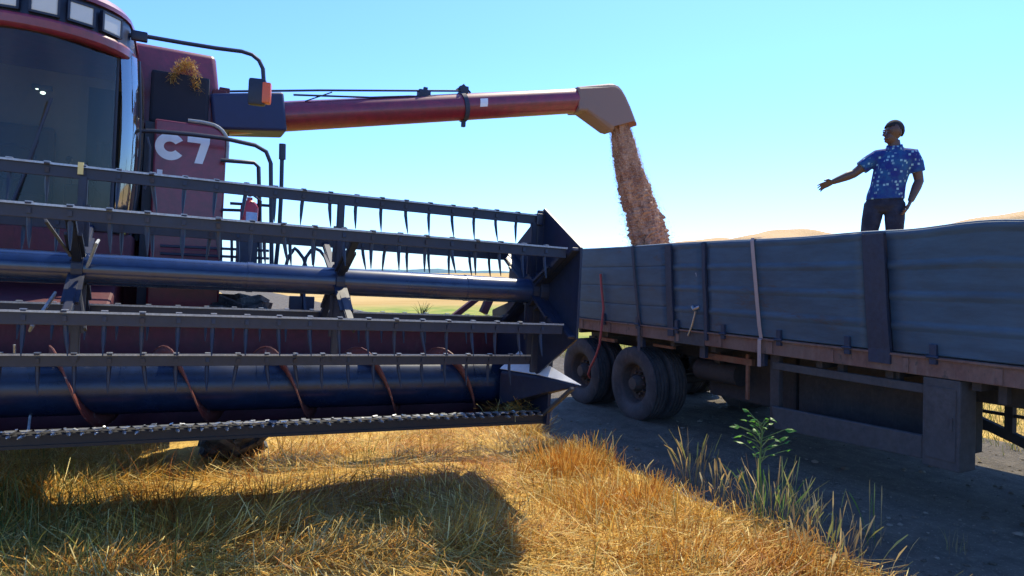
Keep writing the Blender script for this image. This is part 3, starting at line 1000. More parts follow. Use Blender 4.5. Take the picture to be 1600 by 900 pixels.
def drive_wheel(c, rad, wid, lugs, side):
    e = empty('wheel', c); e.parent = comb
    t = MB()
    h = wid / 2
    t.lathe([(-h * .82, rad * .56), (-h * .98, rad * .68), (-h, rad * .82), (-h * .86, rad * .925), (-h * .3, rad * .945), (h * .3, rad * .945), (h * .86, rad * .925), (h, rad * .82), (h * .98, rad * .68), (h * .82, rad * .56)], (0, 0, 0), 'X', 48)
    for k in range(lugs):
        for s in (1, -1):
            a0 = 2 * math.pi * (k + (.5 if s > 0 else 0)) / lugs
            a1 = a0 + 1.25 * 2 * math.pi / lugs
            P0 = Vector((s * h * .98, math.cos(a0) * rad * .90, math.sin(a0) * rad * .90))
            Pm = Vector((s * h * .62, math.cos(a0 + .3 * (a1 - a0)) * rad * .962, math.sin(a0 + .3 * (a1 - a0)) * rad * .962))
            P1 = Vector((s * h * -.06, math.cos(a1) * rad * .970, math.sin(a1) * rad * .970))
            up = Vector((0, math.cos(a0), math.sin(a0)))
            t.bar(P0, Pm, .055, .08, up); t.bar(Pm, P1, .055, .065, up)
    part(t, 'tyre', 'drive_rubber', e, smooth=True, angle=30)
    r = MB()
    r.lathe([(-h * .8, rad * .57), (-h * .6, rad * .52), (-h * .1, rad * .48), (h * .1, rad * .48), (h * .6, rad * .52), (h * .8, rad * .57)], (0, 0, 0), 'X', 40)
    r.lathe([(-.02, .001), (-.02, rad * .49), (.02, rad * .49), (.02, .001)], (side * h * .1, 0, 0), 'X', 40)
    r.lathe([(0, .001), (0, .16), (side * .1, .14), (side * .1, .001)], (side * h * .1, 0, 0), 'X', 20)
    for k in range(8):
        a = k * math.pi / 4
        r.lathe([(0, .001), (0, .02), (side * .04, .02), (side * .04, .001)], (side * (h * .1 + .02), .22 * math.cos(a), .22 * math.sin(a)), 'X', 8)
    part(r, 'rim', plain('pale_wheel_rim', (.30, .29, .26), .6) if 0 else 'rim', e, smooth=True)
    return e
for s in (1, -1):
    drive_wheel((s * 1.84, 0, .875), .89, .62, 19, s)
    drive_wheel((s * 1.45, 4.47, .60), .62, .42, 16, s)

# --- unloading auger
b = MB()
pA, pB = Vector(W(.55, 8.4, 3.74)), Vector(W(5.28, 8.4, 4.485))
b.tube([pA, pB], .175, 28)
aug = part(b, 'unloading_auger', 'red', smooth=True)
dA = (pB - pA).normalized()
b = MB()
pr = [at(330, 152, 8.35), at(442, 150, 8.35), at(447, 210, 8.35), at(334, 207, 8.35)]
A = [b.bm.verts.new((p[0], p[1] - .16, p[2])) for p in pr]; B = [b.bm.verts.new((p[0], p[1] + .3, p[2])) for p in pr]
b.bm.faces.new(A); b.bm.faces.new(B[::-1])
for i in range(4): b.bm.faces.new((A[i], B[i], B[(i + 1) % 4], A[(i + 1) % 4]))
part(b, 'auger_boot', plain('dark_blue_rubber_boot', (.008, .020, .075), .55), aug, bevel=.03, smooth=True)
b = MB()
sp = [(5.16, 4.285), (5.30, 4.30), (5.70, 4.075), (5.78, 4.065), (6.22, 4.20), (6.09, 4.46), (6.00, 4.61), (5.93, 4.70), (5.87, 4.748), (5.79, 4.766), (5.70, 4.757), (5.16, 4.645)]
pts = [W(x, 8.21, z) for x, z in sp]; pts2 = [W(x, 8.59, z) for x, z in sp]
n = len(sp)
cxs, czs = 5.72, 4.42
lay = []
for (yy, kk) in ((8.225, .80), (8.25, .92), (8.30, 1.0), (8.50, 1.0), (8.55, .92), (8.575, .80)):
    lay.append([b.bm.verts.new(W(cxs + (x - cxs) * (kk if x > 5.45 else 1), yy, czs + (z - czs) * kk)) for x, z in sp])
b.bm.faces.new(lay[0]); b.bm.faces.new(lay[-1][::-1])
for A, B in zip(lay, lay[1:]):
    for i in range(n):
        if i in (3,):      # open mouth
            continue
        b.bm.faces.new((A[i], B[i], B[(i + 1) % n], A[(i + 1) % n]))
spm, nt_, bb_, oo_ = new_mat('rubber_spout')
bb_.inputs['Base Color'].default_value = (.30, .215, .185, 1); bb_.inputs['Roughness'].default_value = .6
tr_ = nd(nt_, 'ShaderNodeBsdfTranslucent'); tr_.inputs['Color'].default_value = (.55, .27, .20, 1)
mx_ = nd(nt_, 'ShaderNodeMixShader'); mx_.inputs[0].default_value = .35
nt_.links.new(bb_.outputs[0], mx_.inputs[1]); nt_.links.new(tr_.outputs[0], mx_.inputs[2]); nt_.links.new(mx_.outputs[0], oo_.inputs['Surface'])
sp_o = part(b, 'discharge_spout', spm, aug, bevel=.02)
so_ = sp_o.modifiers.new('skin', 'SOLIDIFY'); so_.thickness = .012
for px in (660, 722):
    q = pA + dA * ((Vector(at(px, 170, 8.4)) - pA).dot(dA))
    b = MB()
    if px == 722:
        b.tube([q - dA * .03, q + dA * .03], .192, 28)
        b.box(q + Vector((0, -.02, .22)), (.12, .10, .10), bevel=.02); b.box(q + Vector((.03, 0, -.22)), (.05, .06, .08), bevel=.01)
        b.tube([q + Vector((-.1, -.02, .2)), q + Vector((0, -.02, .29)), q + Vector((.1, -.02, .2))], .016, 6)
    else:
        b.box(q + Vector((0, -.02, .19)), (.16, .12, .10), bevel=.02); b.box(q + Vector((.02, -.02, .25)), (.05, .04, .06))
    part(b, 'auger_clamp', 'stake', aug, smooth=True)
b = MB()
c0, c1 = Vector(at(330, 145, 8.35)), Vector(at(722, 144, 8.35))
b.tube([c0, c0 * .6 + c1 * .4 + Vector((0, 0, .012)), c1], .0135, 6)
part(b, 'stay_rod', 'black', aug)
b = MB()
hp = [at(460, 150, 8.3), at(520, 152, 8.3), at(580, 154, 8.3), at(640, 152, 8.3), at(690, 153, 8.3)]
b.tube(hp, .012, 6); b.tube([at(478, 160, 8.3), at(520, 146, 8.3)], .008, 5)
part(b, 'hydraulic_line', 'black', aug)
b = MB()
q = pA + dA * ((Vector(at(747, 162, 8.4)) - pA).dot(dA))
rows = []
for i in range(5):
    a = R(196) + R(9) * i - R(30)
    rows.append([q + dA * s + (Vector((0, math.cos(a), -math.sin(a))) * .1785) for s in (-.055, .055)])
b.grid(rows)
part(b, 'decal', 'letter', aug)

# --- ladder side: rails, platform, steps, aerial
b = MB()
b.mm((.95, -.80, 2.02), (2.35, -.21, 2.07)); b.mm((1.66, -.21, 2.02), (2.35, .3, 2.07)); b.mm((.95, -.82, 1.95), (2.35, -.78, 2.08))  # front deck widened to cast shade on the ground
plat = part(b, 'platform', 'black')
b = MB()
b.tube([at(x, y, 7.5) for x, y in [(207, 345), (209, 260), (212, 222), (222, 206), (240, 206), (300, 211), (350, 217), (400, 228), (417, 238), (424, 256), (424, 330), (424, 420)]], .022, 10)
part(b, 'handrail', 'black', plat, smooth=True)
b = MB()
b.tube([at(x, y, 7.7) for x, y in [(346, 251), (398, 255), (405, 262), (406, 330), (406, 420)]], .022, 10)
b.tube([at(x, y, 7.7) for x, y in [(346, 328), (406, 330)]], .016, 8); b.tube([at(x, y, 7.7) for x, y in [(360, 318), (425, 322)]], .016, 8)
part(b, 'handrail', 'black', plat, smooth=True)
b = MB()
b.tube([at(442, 232, 7.6), at(440, 300, 7.6), at(436, 365, 7.6), at(430, 420, 7.6)], .022, 8)
b.tube([at(442.5, 226, 7.6), at(442, 250, 7.6)], .036, 8)
part(b, 'aerial', 'black', plat, smooth=True)
b = MB()
for y in (386, 398):
    b.tube([at(250, y - 2, 7.55), at(420, y + 6, 7.55)], .014, 6)
for x in (345, 362, 405):
    b.tube([at(x, 372, 7.55), at(x, 415, 7.55)], .014, 6)
b.box(at(385, 396, 7.62), (.20, .18, .28), bevel=.02)
part(b, 'platform_rail', 'black', plat)
lad = MB()
for dx in (0, .44):
    lad.bar((2.42 + dx, -.45, 2.02), (2.50 + dx, -.72, .85), .03, .07)
for k in range(4):
    z = .95 + k * .3; y = -.70 + k * .065
    lad.box((2.70, y, z), (.44, .14, .03))
for a0 in ((450, 470), (478, 505)):
    xm = (a0[0] + a0[1]) / 2
    lad.tube([at(a0[0] - 6, 425, 7.5), at(a0[0], 402, 7.5), at(a0[0] + 8, 391, 7.5), at(xm, 388, 7.5), at(a0[1] - 5, 392, 7.5), at(a0[1] + 4, 404, 7.5), at(a0[1] + 10, 425, 7.5)], .018, 8)
lad.box(at(470, 482, 7.5), (.26, .05, .26), bevel=.01)
part(lad, 'ladder', 'black', smooth=True)

# --- header: platform, cutter bar, auger
HX0, HX1 = -3.90, 4.05
b = MB()
prof = [(-2.90, .90), (-2.78, .905), (-2.62, .83), (-2.45, .80), (-2.25, .82), (-2.10, .90), (-2.02, 1.05), (-2.00, 1.54), (-1.97, 1.54), (-1.97, .86), (-2.2, .78), (-2.60, .77), (-2.9, .86)]
b.prism(prof, HX1 - HX0, 'YZ', HX0)
part(b, 'header_trough', 'red_dark')
b = MB()
b.mm((HX0, -2.02, 1.545), (HX1, -1.86, 1.635), bevel=.015)
part(b, 'header_top_beam', 'black')
b = MB()
b.mm((HX0, -1.86, 1.02), (HX1, -1.72, 1.16), bevel=.01)
for x in (-3.4, -1.2, 1.2, 3.4):
    b.mm((x, -1.97, .84), (x + .09, -1.72, 1.6))
part(b, 'header_back_frame', 'red_dark')
b = MB()
b.mm((HX0, -2.99, .865), (HX1, -2.87, .925)); b.mm((HX0, -3.00, .845), (HX1, -2.6, .865))
cut = part(b, 'cutter_bar', 'bar')
guard_src = None
ng = 52
for i in range(ng):
    # finger spacing 76 mm on the side that shows
    x = 4.0 - i * .0762
    if guard_src is None:
        b = MB()
        b.tube([(0, 0, .0), (0, -.04, .004), (0, -.060, .006), (0, -.078, .010)], [(.011, .013), (.012, .012), (.008, .008), (.003, .003)], 6)
        guard_src = part(b, 'knife_guard', 'steel', cut)
        gobj = guard_src
    else:
        gobj = guard_src.copy(); COL.objects.link(gobj); gobj.parent = cut
    gobj.location = (x, -2.985, .925 + random.gauss(0, .003))
    gobj.rotation_euler = (random.gauss(0, .10), 0, random.gauss(0, .10))
b = MB()
for i in range(51):
    x = 4.0 - i * .0762
    b.prism([(x - .034, -2.93), (x + .034, -2.93), (x + .008, -3.02), (x - .008, -3.02)], .004, 'XY', .944)
part(b, 'knife', 'steel', cut)
b = MB()
for i in range(90):
    b.box((random.uniform(-.6, 4.0), random.uniform(-2.99, -2.90), .947), (random.uniform(.008, .04), random.uniform(.008, .02), random.uniform(.003, .008)), rot=(random.gauss(0, .2), random.gauss(0, .12), random.gauss(0, .4)))
part(b, 'knife_glint', 'steel', cut)['kind'] = 'stuff'  # bright steel chips added as glints along the knife

b = MB()
b.tube([(HX0 + .03, -2.38, 1.13), (HX1 - .04, -2.38, 1.13)], .20, 36)
for x in np.arange(-3.6, 4.0, .9):
    b.tube([(x - .012, -2.38, 1.13), (x + .012, -2.38, 1.13)], .203, 36)
ha = part(b, 'header_auger', 'auger', smooth=True)
def flight(x0, x1, hand, ph):
    f = MB()
    pitch = .72
    nst = int(abs(x1 - x0) / pitch * 28)
    rows = []
    for i in range(nst + 1):
        t = i / nst
        x = x0 + (x1 - x0) * t
        a = hand * 2 * math.pi * (x - x0) / pitch + ph
        ca, sa = math.cos(a), math.sin(a)
        rows.append([(x, -2.38 + r * ca, 1.13 + r * sa) for r in (.198, .24, .285)])
    f.grid(rows)
    o = part(f, 'flighting', 'flight', ha, smooth=True)
    s = o.modifiers.new('thick', 'SOLIDIFY'); s.thickness = .009; s.offset = 0
    e = MB()
    e.tube([(r[2][0], -2.38 + (r[2][1] + 2.38) * 1.012, 1.13 + (r[2][2] - 1.13) * 1.012) for r in rows], .0075, 5)
    part(e, 'flight_edge', 'flight', o)
flight(.45, 3.95, 1, math.pi - 2 * math.pi * (1.34 - .45) / .72)
flight(-.45, -3.85, -1, 1.1)
b = MB()
for i in range(8):
    a = i * 2.4
    x = -.4 + i * .11
    b.tube([(x, -2.38, 1.13), (x, -2.38 + .31 * math.cos(a), 1.13 + .31 * math.sin(a))], .009, 6)
part(b, 'retracting_finger', 'steel', ha)

# end sheets and divider points
for s, xe in ((1, HX1), (-1, HX0 - .03)):
    b = MB()
    b.prism([(-3.05, .84), (-1.86, .76), (-1.86, 1.66), (-2.20, 1.74), (-3.06, 1.74)], .03, 'YZ', xe)
    end = part(b, 'header_end_sheet', 'black', bevel=.006)
    d = MB()
    xe0 = xe; xe = xe if s > 0 else xe + .3
    y0, tip = -2.64, Vector((xe + .07, -3.44, 1.225))
    base = [(xe - .26, y0, .95), (xe - .012, y0, .95), (xe - .012, y0, 1.27), (xe - .07, y0, 1.41), (xe - .26, y0, 1.23)]
    mid = [tip * .55 + Vector(p) * .45 + Vector((0, 0, .012)) for p in base]
    V0 = [d.bm.verts.new(p) for p in base]; V1_ = [d.bm.verts.new(p) for p in mid]; T = d.bm.verts.new(tip)
    n = 5
    d.bm.faces.new(V0)
    for i in range(n):
        d.bm.faces.new((V0[i], V0[(i + 1) % n], V1_[(i + 1) % n], V1_[i])); d.bm.faces.new((V1_[i], V1_[(i + 1) % n], T))
    part(d, 'crop_divider', 'black', end, bevel=.008)
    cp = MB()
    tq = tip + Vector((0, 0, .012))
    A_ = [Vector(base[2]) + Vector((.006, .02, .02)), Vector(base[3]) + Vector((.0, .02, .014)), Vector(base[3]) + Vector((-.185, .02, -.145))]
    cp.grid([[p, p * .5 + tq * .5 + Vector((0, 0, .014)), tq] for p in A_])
    cpo = part(cp, 'divider_sunlit_facet', plain('pale_sunlit_facet', (.75, .74, .72), .35, metal=.2), end)  # pale facet, sunlight on the divider's top put into its colour
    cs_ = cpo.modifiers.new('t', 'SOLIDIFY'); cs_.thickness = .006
    xe = xe0
    k = MB()
    k.bar((xe + .0, -2.92, .87), (xe + .02, -3.40, 1.205), .04, .028, bevel=.005)
    part(k, 'divider_shoe', 'guard', end)
    # reel lift arm along the end
    a = MB()
    a.bar((xe + .06, -1.80, 1.70), (xe - .02, -3.02, 1.965), .07, .11, bevel=.01)
    a.bar((xe + .07, -1.86, 1.2), (xe + .03, -2.55, 1.84), .05, .05)
    part(a, 'reel_arm', 'black')
b = MB()
b.bar((3.93, -1.9, 1.72), (4.06, -1.9, 2.02), .07, .07); b.bar((3.6, -1.9, 1.66), (4.04, -1.9, 2.0), .05, .05)
part(b, 'header_corner_brace', 'red_dark')

# --- reel
RY, RZ, RR = -3.0, 1.96, .585
RX0, RX1 = -3.80, 3.90
b = MB()
b.tube([(RX0, RY, RZ), (RX1, RY, RZ)], .100, 36)
for x in np.arange(-3.2, 3.9, 1.62):
    b.tube([(x - .02, RY, RZ), (x + .02, RY, RZ)], .104, 36)
reel = part(b, 'reel_tube', 'tube', smooth=True)
ARMX = [3.86, 2.26, .66, -.94, -2.54]
angs = [90, 30, -30, -90, 210, 150]
for x in ARMX:
    b = MB()
    b.tube([(x - .03, RY, RZ), (x + .03, RY, RZ)], .125, 24)
    for a in angs:
        ca, sa = math.cos(R(a)), math.sin(R(a))
        p0 = (x, RY - .08 * ca, RZ + .08 * sa); p1 = (x, RY - (RR - .01) * ca, RZ + (RR - .01) * sa)
        b.bar(p0, p1, .045, .05, (1, 0, 0), bevel=.006)
        m0 = Vector((x, RY - .12 * ca, RZ + .12 * sa)); 
        b.bar(m0 + Vector((0, 0, .02)), Vector(p0) * .35 + Vector(p1) * .65, .02, .09, (1, 0, 0))
    part(b, 'reel_spider', 'black', reel)
    for (p0, p1, w_, mt) in (([
        ((-.10, -.14, -.16), (-.19, -.30, -.36), .075, 'grey'), ((.03, -.16, -.14), (.08, -.31, -.36), .04, 'guard'),
        ((-.14, -.34, .27), (-.03, -.16, .08), .05, 'guard'), ((.12, -.30, .17), (.06, -.14, .02), .045, 'grey')] if x == .66 else
        [((.05, -.16, -.10), (.07, -.30, -.34), .05, 'guard')]) if x in (.66, 2.26) else []):
        k = MB()
        k.bar((x + p0[0], RY + p0[1], RZ + p0[2]), (x + p1[0], RY + p1[1], RZ + p1[2]), .015, w_, (0, 1, 0), bevel=.004)
        part(k, 'spider_bracket', mt, reel)
# six-cornered end plate
b = MB()
hexa = [(RY - .70 * math.cos(R(a)), RZ + .70 * math.sin(R(a))) for a in (90, 30, -30, -90, -150, 150)]
b.prism(hexa, .02, 'YZ', RX1 + .05)
for a in angs:
    ca, sa = math.cos(R(a)), math.sin(R(a))
    b.bar((RX1 + .035, RY - .1 * ca, RZ + .1 * sa), (RX1 + .035, RY - .68 * ca, RZ + .68 * sa), .03, .09, (1, 0, 0), bevel=.005)
b.box((RX1 + .0, RY, RZ + .60), (.06, .07, .10), bevel=.01)
b.tube([(RX1 - .02, RY, RZ), (RX1 + .12, RY, RZ)], .16, 24)
part(b, 'reel_end_plate', 'black', reel, bevel=.006)

TL = .19
tine_src = None
rest = MB()
bats = {}
for bi, a in enumerate(angs):
    ca, sa = math.cos(R(a)), math.sin(R(a))
    by, bz = RY - RR * ca, RZ + RR * sa
    b = MB()
    b.mm((RX0, -.009, -.026), (RX1 - .02, .009, .05), bevel=.003)
    b.mm((RX0, -.024, .044), (RX1 - .02, .012, .054))
    b.tube([(RX0, .03, .012), (RX1 - .02, .03, .012)], .021, 10)
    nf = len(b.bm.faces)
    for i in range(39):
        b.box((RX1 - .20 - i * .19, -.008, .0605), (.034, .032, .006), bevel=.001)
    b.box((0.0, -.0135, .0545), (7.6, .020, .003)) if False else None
    b.mm((RX0, -.0265, .043), (RX1 - .02, -.0242, .0555))  # pale strip painting the sun highlight on the bat's top edge
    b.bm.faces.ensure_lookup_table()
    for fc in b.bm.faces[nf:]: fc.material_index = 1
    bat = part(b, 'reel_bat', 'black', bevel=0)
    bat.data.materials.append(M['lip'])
    bat.location = (0, by, bz)
    bats[a] = bat
    for i in range(40):
        x = RX1 - .20 - i * .19
        show = (x > .30) and a != 210
        if show:
            if tine_src is None:
                t = MB()
                t.tube([(0, .012, .012), (0, .010, -.06), (.002, -.006, -.13), (.004, -.024, -.195)], [(.013, .013), (.0135, .0135), (.010, .010), (.003, .003)], 6)
                t.box((0, -.008, .052), (.030, .042, .011), bevel=.003)
                t.box((0, -.013, .012), (.022, .012, .03))
                tine_src = part(t, 'tine', 'grey' if 0 else 'black', bat)
                to = tine_src
            else:
                to = tine_src.copy(); COL.objects.link(to); to.parent = bat
            to.location = (x, 0, 0)
            to.rotation_euler = (random.gauss(0, .07), random.gauss(0, .06), 0)
        else:
            if x > -3.7:
                rest.tube([(x, by + .012, bz + .012), (x, by + .010, bz - .06), (x, by - .006, bz - .13), (x, by - .024, bz - .195)], [.011, .0125, .010, .004], 5)
ro = part(rest, 'tine', 'black')
ro['kind'] = 'stuff'
b = MB(); b.mm((-.03 + .66, -.03, .0), (.0 + .66, -.012, .075)); part(b, 'decal', 'yellow', bats[90])

# fire extinguisher hung on the platform rail
fx = at(388, 337, 7.62)
wp = RM @ Vector(fx) + ROOT
fe = empty('fire_extinguisher', wp - Vector((0, 0, .17)), (0, ROLL, .2))
tag(fe, 'red fire extinguisher with pale label hanging on the harvester handrail', 'fire extinguisher')
b = MB(); b.lathe([(0, .001), (0, .075), (.02, .088), (.26, .088), (.31, .06), (.33, .028), (.36, .028), (.36, .001)], (0, 0, 0), 'Z', 28)
b.build('cylinder', M['redplastic'], fe, smooth=True)
b = MB()
rows = [[(.0895 * math.cos(a), .0895 * math.sin(a), z) for a in np.linspace(R(235), R(318), 8)] for z in (.04, .2)]
b.grid(rows); b.build('label_sheet', M['bluelabel'], fe, smooth=True)
b = MB(); b.box((0, -.03, .385), (.03, .12, .03), bevel=.006); b.tube([(.02, -.05, .38), (.10, -.05, .33), (.105, -.04, .12)], .011, 6); b.build('handle', M['black'], fe)

# chaff caught on the grain tank
q = RM @ Vector(at(292, 112, 8.18)) + ROOT
N = 900
t = rng.uniform(0, 1, N)
bx = (t - .5) * .27 + rng.normal(0, .015, N)
bzv = .07 - .55 * (t - .6) ** 2 - np.where(t > .78, rng.uniform(0, .22, N), 0) + rng.normal(0, .025, N)
base = np.stack([bx, rng.uniform(-.06, .05, N), bzv], -1)
v, f, c = ribbons(base, rng.uniform(0, 6.28, N), rng.normal(1.6, .5, N), rng.uniform(.03, .08, N), np.full(N, .005), GOLD[rng.integers(0, 4, N)] * .75, rng.normal(.3, .4, N), nseg=2, tipw=.7)
st = raw_mesh('straw_clump', v, f, blade, c); st.location = q
tag(st, 'yellow straw clump caught on the corner of the red grain tank', 'straw clump')
# trash straw lying in the right end of the cutter bar
q = RM @ Vector((3.82, -2.86, .93)) + ROOT
N = 260
base = np.stack([rng.normal(0, .13, N), rng.normal(0, .05, N), np.abs(rng.normal(0, .022, N))], -1)
v, f, c = ribbons(base, rng.uniform(0, 6.28, N), rng.normal(1.35, .25, N), rng.uniform(.06, .18, N), np.full(N, .005), GOLD[rng.integers(0, 4, N)] * .7, rng.normal(.2, .3, N), nseg=2, tipw=.7)
st = raw_mesh('straw_clump', v, f, blade, c); st.location = q
tag(st, 'brown straw lying on the end of the cutter bar by the divider', 'straw clump')
# ------------------------------------------------------------------ the grain trailer
TXN, TXF = 5.52, 8.0           # near and far sides
TF, TB = -3.2, 9.62            # front and rear ends
ZD, ZT = 1.32, 2.33
tr = empty('grain_trailer', ((TXN + TXF) / 2, 3.2, 0))
tag(tr, 'long blue grey drop side trailer with bulging ribbed sides heaped with grain', 'trailer')
TO = Vector(((TXN + TXF) / 2, 3.2, 0))
def tpart(mb, name, mat, parent=None, **kw):
    bmesh.ops.translate(mb.bm, verts=mb.bm.verts, vec=-TO)
    return mb.build(name, M[mat] if isinstance(mat, str) else mat, parent or tr, **kw)
def bulge(y, z):
    f = (z - ZD) / (ZT - ZD)
    env = .115 * math.exp(-((y - 3.2) / 2.6) ** 2) + .05 * math.exp(-((y - 7.6) / 1.4) ** 2)
    return env * (f ** 1.2) * (1 + .0 * y) + .008 * math.sin(math.pi * f) * (1 + .6 * math.sin(1.9 * y)) + .002 * math.sin(3.3 * y + 4 * f) + .002 * math.sin(7.1 * y - 6 * f + 1) + .0015 * math.sin(13 * y + 9 * f)
def topz(y):
    t = 0
    t += .024 * math.exp(-((y - 3.05) / .45) ** 2) + .012 * math.sin(5 * y) * math.exp(-((y - 3.0) / 1.2) ** 2)
    t += -.02 * math.exp(-((y - 9.6) / .5) ** 2) + .006 * math.sin(2.1 * y + 1)
    return t
def ribs(f, kind):
    if kind == 'rib':
        u = (f * 4.0 + .2) % 1.0
        return -.011 * float(sstep(.0, .07, u) * (1 - sstep(.16, .24, u)))
    u = (f * 4.0) % 1.0
    return .022 if (u < .05 or u > .95) else -.004
def panel(side, y0, y1, kind):
    b = MB()
    fs = np.linspace(0, 1, 61)
    ys = np.arange(y0, y1 + .001, .12)
    ys = np.append(ys[ys < y1 - .05], y1)
    rows = []
    for f in fs:
        row = []
        for y in ys:
            z = ZD + .005 + f * (ZT - ZD + topz(y) * f)
            d = -bulge(y, ZD + f * (ZT - ZD)) + ribs(f, kind)
            x = TXN + d if side < 0 else TXF - d
            row.append((x, y, z))
        rows.append(row)
    b.grid(rows)
    o = tpart(b, 'side_panel', 'side', smooth=True, angle=50)
    s = o.modifiers.new('thick', 'SOLIDIFY'); s.thickness = .03; s.offset = 1 if side < 0 else 1
    return o
BAYS = [(-3.15, -.95, 'rib'), (-.77, 1.45, 'rib'), (1.63, 3.72, 'rib'), (3.95, 5.94, 'rib'), (6.02, 6.54, 'rib'), (6.66, 9.58, 'plank')]
for y0, y1, k in BAYS:
    panel(-1, y0, y1, k)
panel(1, TF + .05, 3.0, 'rib'); panel(1, 3.05, TB - .05, 'rib')
def stake(y, wd, mat='stake', proud=.05, lean=0):
    b = MB()
    rows = []
    for f in np.linspace(-.10, 1.0, 10):
        z = ZD + f * (ZT - ZD) + max(0, topz(y) * f)
        x = TXN - bulge(y, ZD + max(f, 0) * (ZT - ZD)) - proud
        rows.append((x, z))
    for (xa, za), (xb, zb) in zip(rows, rows[1:]):
        b.bar((xa + .04, y + lean * (za - ZD), za), (xb + .04, y + lean * (zb - ZD), zb + .001), wd, .09, (1, 0, 0))
    return tpart(b, 'side_stake', mat)
for y, wd in ((-3.2, .08), (-.86, .18), (1.54, .18), (3.835, .20), (5.98, .05), (6.60, .11)):
    stake(y, wd)
stake(9.60, .06)
# top edge cap
b = MB()
ys = np.arange(TF, TB, .1)
b.tube([(TXN - bulge(y, ZT) - .018, y, ZT + topz(y) + .008) for y in ys], .017, 8)
tpart(b, 'top_rail', 'side', smooth=True)
# hinges along the bottom edge
for y in np.arange(-2.9, 9.4, .78):
    b = MB()
    b.mm((TXN - .062, y, ZD - .06), (TXN - .020, y + .055, ZD + .10), bevel=.004)
    b.tube([(TXN - .062, y - .02, ZD + .0), (TXN - .062, y + .075, ZD + .0)], .013, 8)
    tpart(b, 'side_hinge', 'stake')
# end boards
b = MB(); b.mm((TXN, TF - .04, ZD), (TXF, TF, ZT + .35)); tpart(b, 'headboard', 'side')
b = MB(); b.mm((TXN + .03, TB - .03, ZD + .01), (TXF - .03, TB, ZT - .02)); 
for z in (1.55, 1.85, 2.1): b.mm((TXN + .05, TB, z), (TXF - .05, TB + .025, z + .08))
tpart(b, 'tailboard', 'side')
# deck with rusty side rail
b = MB()
b.mm((TXN - .03, TF, ZD - .165), (TXN + .05, TB, ZD), bevel=.008)
b.mm((TXN - .055, TF, ZD - .02), (TXN - .03, TB, ZD - .004))
b.mm((TXF - .05, TF, ZD - .165), (TXF + .03, TB, ZD), bevel=.008)
for y in np.arange(TF + .3, TB, .72):
    b.mm((TXN - .042, y, ZD - .155), (TXN - .0305, y + .05, ZD - .035))
tpart(b, 'deck_rail', 'rail')
b = MB()
b.mm((TXN - .036, 6.02, ZD - .175), (TXN - .025, 6.55, ZD - .03))
tpart(b, 'hinge_plate', 'guard')
b = MB(); b.mm((TXN + .05, TF, ZD - .06), (TXF - .05, TB, ZD - .005)); tpart(b, 'deck', 'frame')
b = MB()
for x in (6.22, 7.28):
    b.mm((x, TF + .2, .88), (x + .12, TB - .1, 1.26), bevel=.01)
tpart(b, 'chassis_beam', 'frame')
b = MB()
for y in np.arange(TF + .5, TB, .72):
    b.mm((TXN + .06, y, 1.08), (TXF - .06, y + .07, 1.255))
tpart(b, 'cross_member', 'frame')
# axles, springs, wheels
AX = (7.48, 8.80)
for y in AX:
    b = MB()
    b.tube([(TXN + .2, y, .49), (TXF - .2, y, .49)], .065, 12)
    tpart(b, 'axle', 'frame', smooth=True)
b = MB()
for x in (6.25, 7.27):
    for y in AX:
        for k in range(5):
            L = .62 - k * .09
            b.tube([(x, y - L, .69 + .055 - .016 * k), (x, y, .60 - .016 * k), (x, y + L, .69 + .055 - .016 * k)], (.007, .04)[0], 6)
            b.bar((x, y - L, .70 - .016 * k), (x, y, .60 - .016 * k), .08, .014); b.bar((x, y, .60 - .016 * k), (x, y + L, .70 - .016 * k), .08, .014)
    for y in (6.78, 8.14, 9.45):
        b.mm((x - .06, y - .09, .66), (x + .06, y + .09, .95))
tpart(b, 'leaf_spring', 'frame')

def truck_wheel(x, y, side, proto=[None]):
    e = empty('wheel', Vector((x, y, .495)) - TO); e.parent = tr
    if side > 0: e.rotation_euler = (0, 0, math.pi)
    if proto[0] is None:
        t = MB()
        r, h = .505, .13
        pr = [(h * .75, .285), (h * .95, .33), (h * 1.02, .40), (h * .97, .455), (h * .84, .488)]
        tread = []
        for gx in (.62, .2, -.2, -.62):
            tread += [(h * (gx + .07), .502), (h * (gx + .06), .487), (h * (gx - .06), .487), (h * (gx - .07), .502)]
        pr = pr + [(h * .78, .500)] + tread + [(-h * .78, .500)] + [(-a, q) for a, q in pr[::-1]]
        t.lathe(pr, (0, 0, 0), 'X', 56)
        a = t.build('tyre', M['rubber'], e, smooth=True, angle=28)
        m_ = MB()
        # outside is -x : deep dished disc
        m_.lathe([(h * .75, .286), (h * .5, .262), (-h * .5, .262), (-h * .66, .272), (-h * .78, .291), (-h * .70, .296)], (0, 0, 0), 'X', 44)
        m_.lathe([(-.05, .262), (-.02, .25), (.02, .235), (.035, .19), (.02, .155), (.02, .001)], (0, 0, 0), 'X', 44)
        for k in range(8):
            q = k * math.pi / 4 + .2
            m_.lathe([(0, .001), (0, .030), (-.006, .034), (-.006, .001)], (.03, .213 * math.cos(q), .213 * math.sin(q)), 'X', 10)
        c = m_.build('rim', M['rim'], e, smooth=True)
        u = MB()
        u.lathe([(.02, .115), (-.05, .11), (-.09, .085), (-.115, .08), (-.12, .001)], (0, 0, 0), 'X', 28)
        for k in range(10):
            q = k * math.pi / 5
            u.lathe([(.02, .018), (-.03, .018), (-.035, .001)], (0, .145 * math.cos(q), .145 * math.sin(q)), 'X', 7)
        d = u.build('hub', M['rim'], e, smooth=True)
        proto[0] = (a, c, d)
    else:
        for s in proto[0]:
            k = s.copy(); COL.objects.link(k); k.parent = e
    return e
